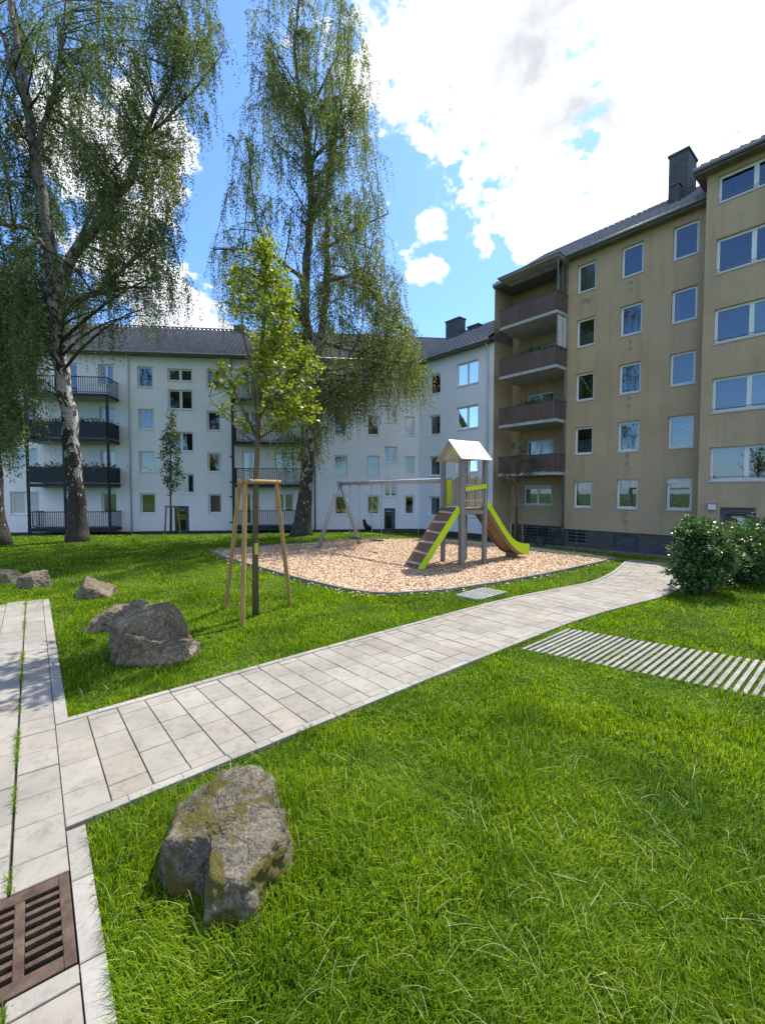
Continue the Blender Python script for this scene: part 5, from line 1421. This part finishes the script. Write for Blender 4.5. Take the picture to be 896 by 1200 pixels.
# ------------------------------------------------------------------ bicycles and pushchair by the walls
def bicycle(loc, rz, label):
    root = empty('bicycle', loc, rz); tag(root, label, 'bicycle', 'bicycles parked by the tan block plinth')
    for x in (-.52, .52):
        m_ = MB(); m_.tube([(x + .33 * math.cos(a), 0, .34 + .33 * math.sin(a)) for a in np.linspace(0, 2 * math.pi, 25)], .018, 6, cap=False); w = m_.build('wheel', M['rubber'], root)
        m_ = MB()
        for k_ in range(10): a = k_ * math.pi / 5; m_.bar((x, 0, .34), (x + .32 * math.cos(a), 0, .34 + .32 * math.sin(a)), .004, .004)
        m_.build('spokes', M['galv'], w)
    m_ = MB(); bb = (-.06, 0, .3); hd = (.38, 0, .86); stp = (-.2, 0, .82)
    for a, b in ((bb, hd), (stp, (.36, 0, .78)), (bb, stp), (bb, (-.52, 0, .34)), (stp, (-.52, 0, .34)), (hd, (.52, 0, .34)), (hd, (.36, 0, .98))): m_.tube([a, b], .016, 6)
    m_.build('frame', M['black'], root)
    m_ = MB(); m_.tube([(.3, -.27, 1.0), (.38, -.1, 1.0), (.38, .1, 1.0), (.3, .27, 1.0)], .014, 6); m_.build('handlebar', M['zinc'], root)
    m_ = MB(); m_.tube([(-.34, 0, .93), (-.2, 0, .94), (-.06, 0, .93)], [.07, .05, .025], 8); m_.build('saddle', M['black'], root)
    return root
bx0 = FT.x(640, .6)
for (dx, yy, rz_, lab) in ((-.3, -.55, .15, 'leftmost grey bicycle parked under the tan block balconies'), (.85, -.6, -.1, 'bicycle next to the downpipe at the foot of the tan wall')):
    p = FT.wx(bx0 + dx, yy); bicycle((p.x, p.y, tz(p.x, p.y)), FT.rot + rz_, lab)
p = FW.wx(FW.x(430), -1.0); pz = tz(p.x, p.y)
pc = empty('pushchair', (p.x, p.y, pz), .2); tag(pc, 'black pushchair standing against the white wall behind the swings', 'pushchair')
m_ = MB(); m_.tube([(-.33, 0, 1.02), (-.28, 0, .95), (-.22, 0, .7), (-.1, 0, .5), (.1, 0, .42), (.2, 0, .4)], [.09, .1, .14, .2, .17, .1], 10); m_.build('seat', M['black'], pc, smooth=True)
m_ = MB(); m_.tube([(-.36, 0, 1.05), (-.34, 0, 1.0), (-.2, 0, .55), (.2, .0, .2)], .02, 6); m_.tube([(-.3, 0, .2), (.1, 0, .55), (.2, 0, .6)], .018, 6); m_.build('frame', M['black'], pc)
for x, y, r_ in ((-.3, -.2, .12), (-.3, .2, .12), (.27, -.15, .1), (.27, .15, .1)):
    m_ = MB(); m_.tube([(x, y - .02, r_), (x, y + .02, r_)], r_, 16); m_.build('wheel', M['rubber'], pc)

# ------------------------------------------------------------------ sky and sun
SUN_AZ, SUN_EL = 37.0, 58.0          # azimuth right of the view direction
sd = bpy.data.lights.new('sun', 'SUN'); sd.energy = 4.5; sd.angle = R(0.5); sd.color = (1.0, 0.95, 0.86)
so = bpy.data.objects.new('sun', sd); COL.objects.link(so)
sv = Vector((math.sin(R(SUN_AZ)) * math.cos(R(SUN_EL)), math.cos(R(SUN_AZ)) * math.cos(R(SUN_EL)), math.sin(R(SUN_EL))))
so.rotation_euler = sv.to_track_quat('Z', 'Y').to_euler()
so.location = sv * 60

W = bpy.data.worlds.new('World'); S.world = W; W.use_nodes = True
nt = W.node_tree; bg = nt.nodes['Background']
sky = nd(nt, 'ShaderNodeTexSky'); sky.sky_type = 'NISHITA'; sky.sun_disc = False
sky.sun_elevation = R(SUN_EL); sky.sun_rotation = R(SUN_AZ); sky.air_density = 1.0; sky.dust_density = 0.6; sky.ozone_density = 2.5
geo = nd(nt, 'ShaderNodeTexCoord')
dirv = geo.outputs['Generated']
def mth(op, a, b=None, clamp=False):
    n = nd(nt, 'ShaderNodeMath', operation=op); n.use_clamp = clamp
    for i, v in enumerate((a, b)):
        if v is None: continue
        if isinstance(v, bpy.types.NodeSocket): nt.links.new(v, n.inputs[i])
        else: n.inputs[i].default_value = v
    return n.outputs[0]
def blob(px, py, rin, rout, dv=None):
    d = (Vector(dv) if dv else ray(px, py)).normalized()
    n = nd(nt, 'ShaderNodeVectorMath', operation='DOT_PRODUCT'); nt.links.new(dirv, n.inputs[0]); n.inputs[1].default_value = d
    m = nd(nt, 'ShaderNodeMapRange'); m.interpolation_type = 'SMOOTHSTEP'; nt.links.new(n.outputs['Value'], m.inputs[0])
    m.inputs[1].default_value = math.cos(R(rout)); m.inputs[2].default_value = math.cos(R(rin)); m.inputs[3].default_value = 0; m.inputs[4].default_value = 1
    return m.outputs[0]
mp = nd(nt, 'ShaderNodeMapping'); mp.inputs['Scale'].default_value = (1, 1, 1.5); nt.links.new(dirv, mp.inputs['Vector'])
n1 = noise_tex(nt, mp.outputs[0], 6.5, 10, 0.6, 0.25)
mask = None
for b in ((800, 70, 8, 26), (850, 150, 6, 19), (655, 70, 5, 13), (590, 110, 2, 7), (690, 150, 3, 11), (550, 45, 1, 7), (750, -190, 10, 34), (506, 266, .2, 2.9), (498, 312, .5, 3.7), (567, 290, .1, 2.0), (130, 185, 2, 9), (215, 388, 2, 8), (130, 300, 1, 6)):
    v = blob(*b); mask = v if mask is None else mth('MAXIMUM', mask, v)
for dv in ((-.35, -.8, .7), (.7, -.5, .35), (.3, -.9, .5)):  # unseen clouds behind the camera, added for ambient light and reflections
    mask = mth('MAXIMUM', mask, blob(0, 0, 6, 30, dv))
dens = mth('ADD', mth('ADD', mth('MULTIPLY', mth('SUBTRACT', n1, 0.5), 2.8), mth('MULTIPLY', mth('SUBTRACT', noise_tex(nt, mp.outputs[0], 20, 8, 0.6, 0.3), 0.5), 1.7)), mth('MULTIPLY', mask, 0.92))
cov = nd(nt, 'ShaderNodeMapRange'); cov.interpolation_type = 'SMOOTHSTEP'; nt.links.new(dens, cov.inputs[0]); cov.inputs[1].default_value = 0.42; cov.inputs[2].default_value = 0.78
n2 = noise_tex(nt, mp.outputs[0], 5.0, 8, 0.62, 0.4)
sh = nd(nt, 'ShaderNodeMapRange'); nt.links.new(n2, sh.inputs[0]); sh.inputs[1].default_value = .38; sh.inputs[2].default_value = .62
grey = mth('MULTIPLY', blob(700, 5, 4, 15), mth('ADD', mth('MULTIPLY', sh.outputs[0], .6), .4), True)
puff = mixc(nt, sh.outputs[0], (6.4, 6.5, 6.7), (3.9, 4.1, 4.5))
puff = mixc(nt, blob(820, 60, 6, 26), puff, (7.5, 7.4, 7.2))
cc = mixc(nt, grey, puff, (2.9, 3.02, 3.25))
skyc = mixc(nt, 1.0, sky.outputs[0], (0.62, 0.84, 1.10), 'MULTIPLY')
col = mixc(nt, cov.outputs[0], skyc, cc)
nt.links.new(col, bg.inputs['Color']); bg.inputs['Strength'].default_value = 0.145

S.view_settings.view_transform = 'Standard'; S.view_settings.look = 'None'; S.view_settings.gamma = 1.0
S.view_settings.exposure = 0.85
S.render.engine = 'CYCLES'
S.cycles.max_bounces = 8; S.cycles.transparent_max_bounces = 12
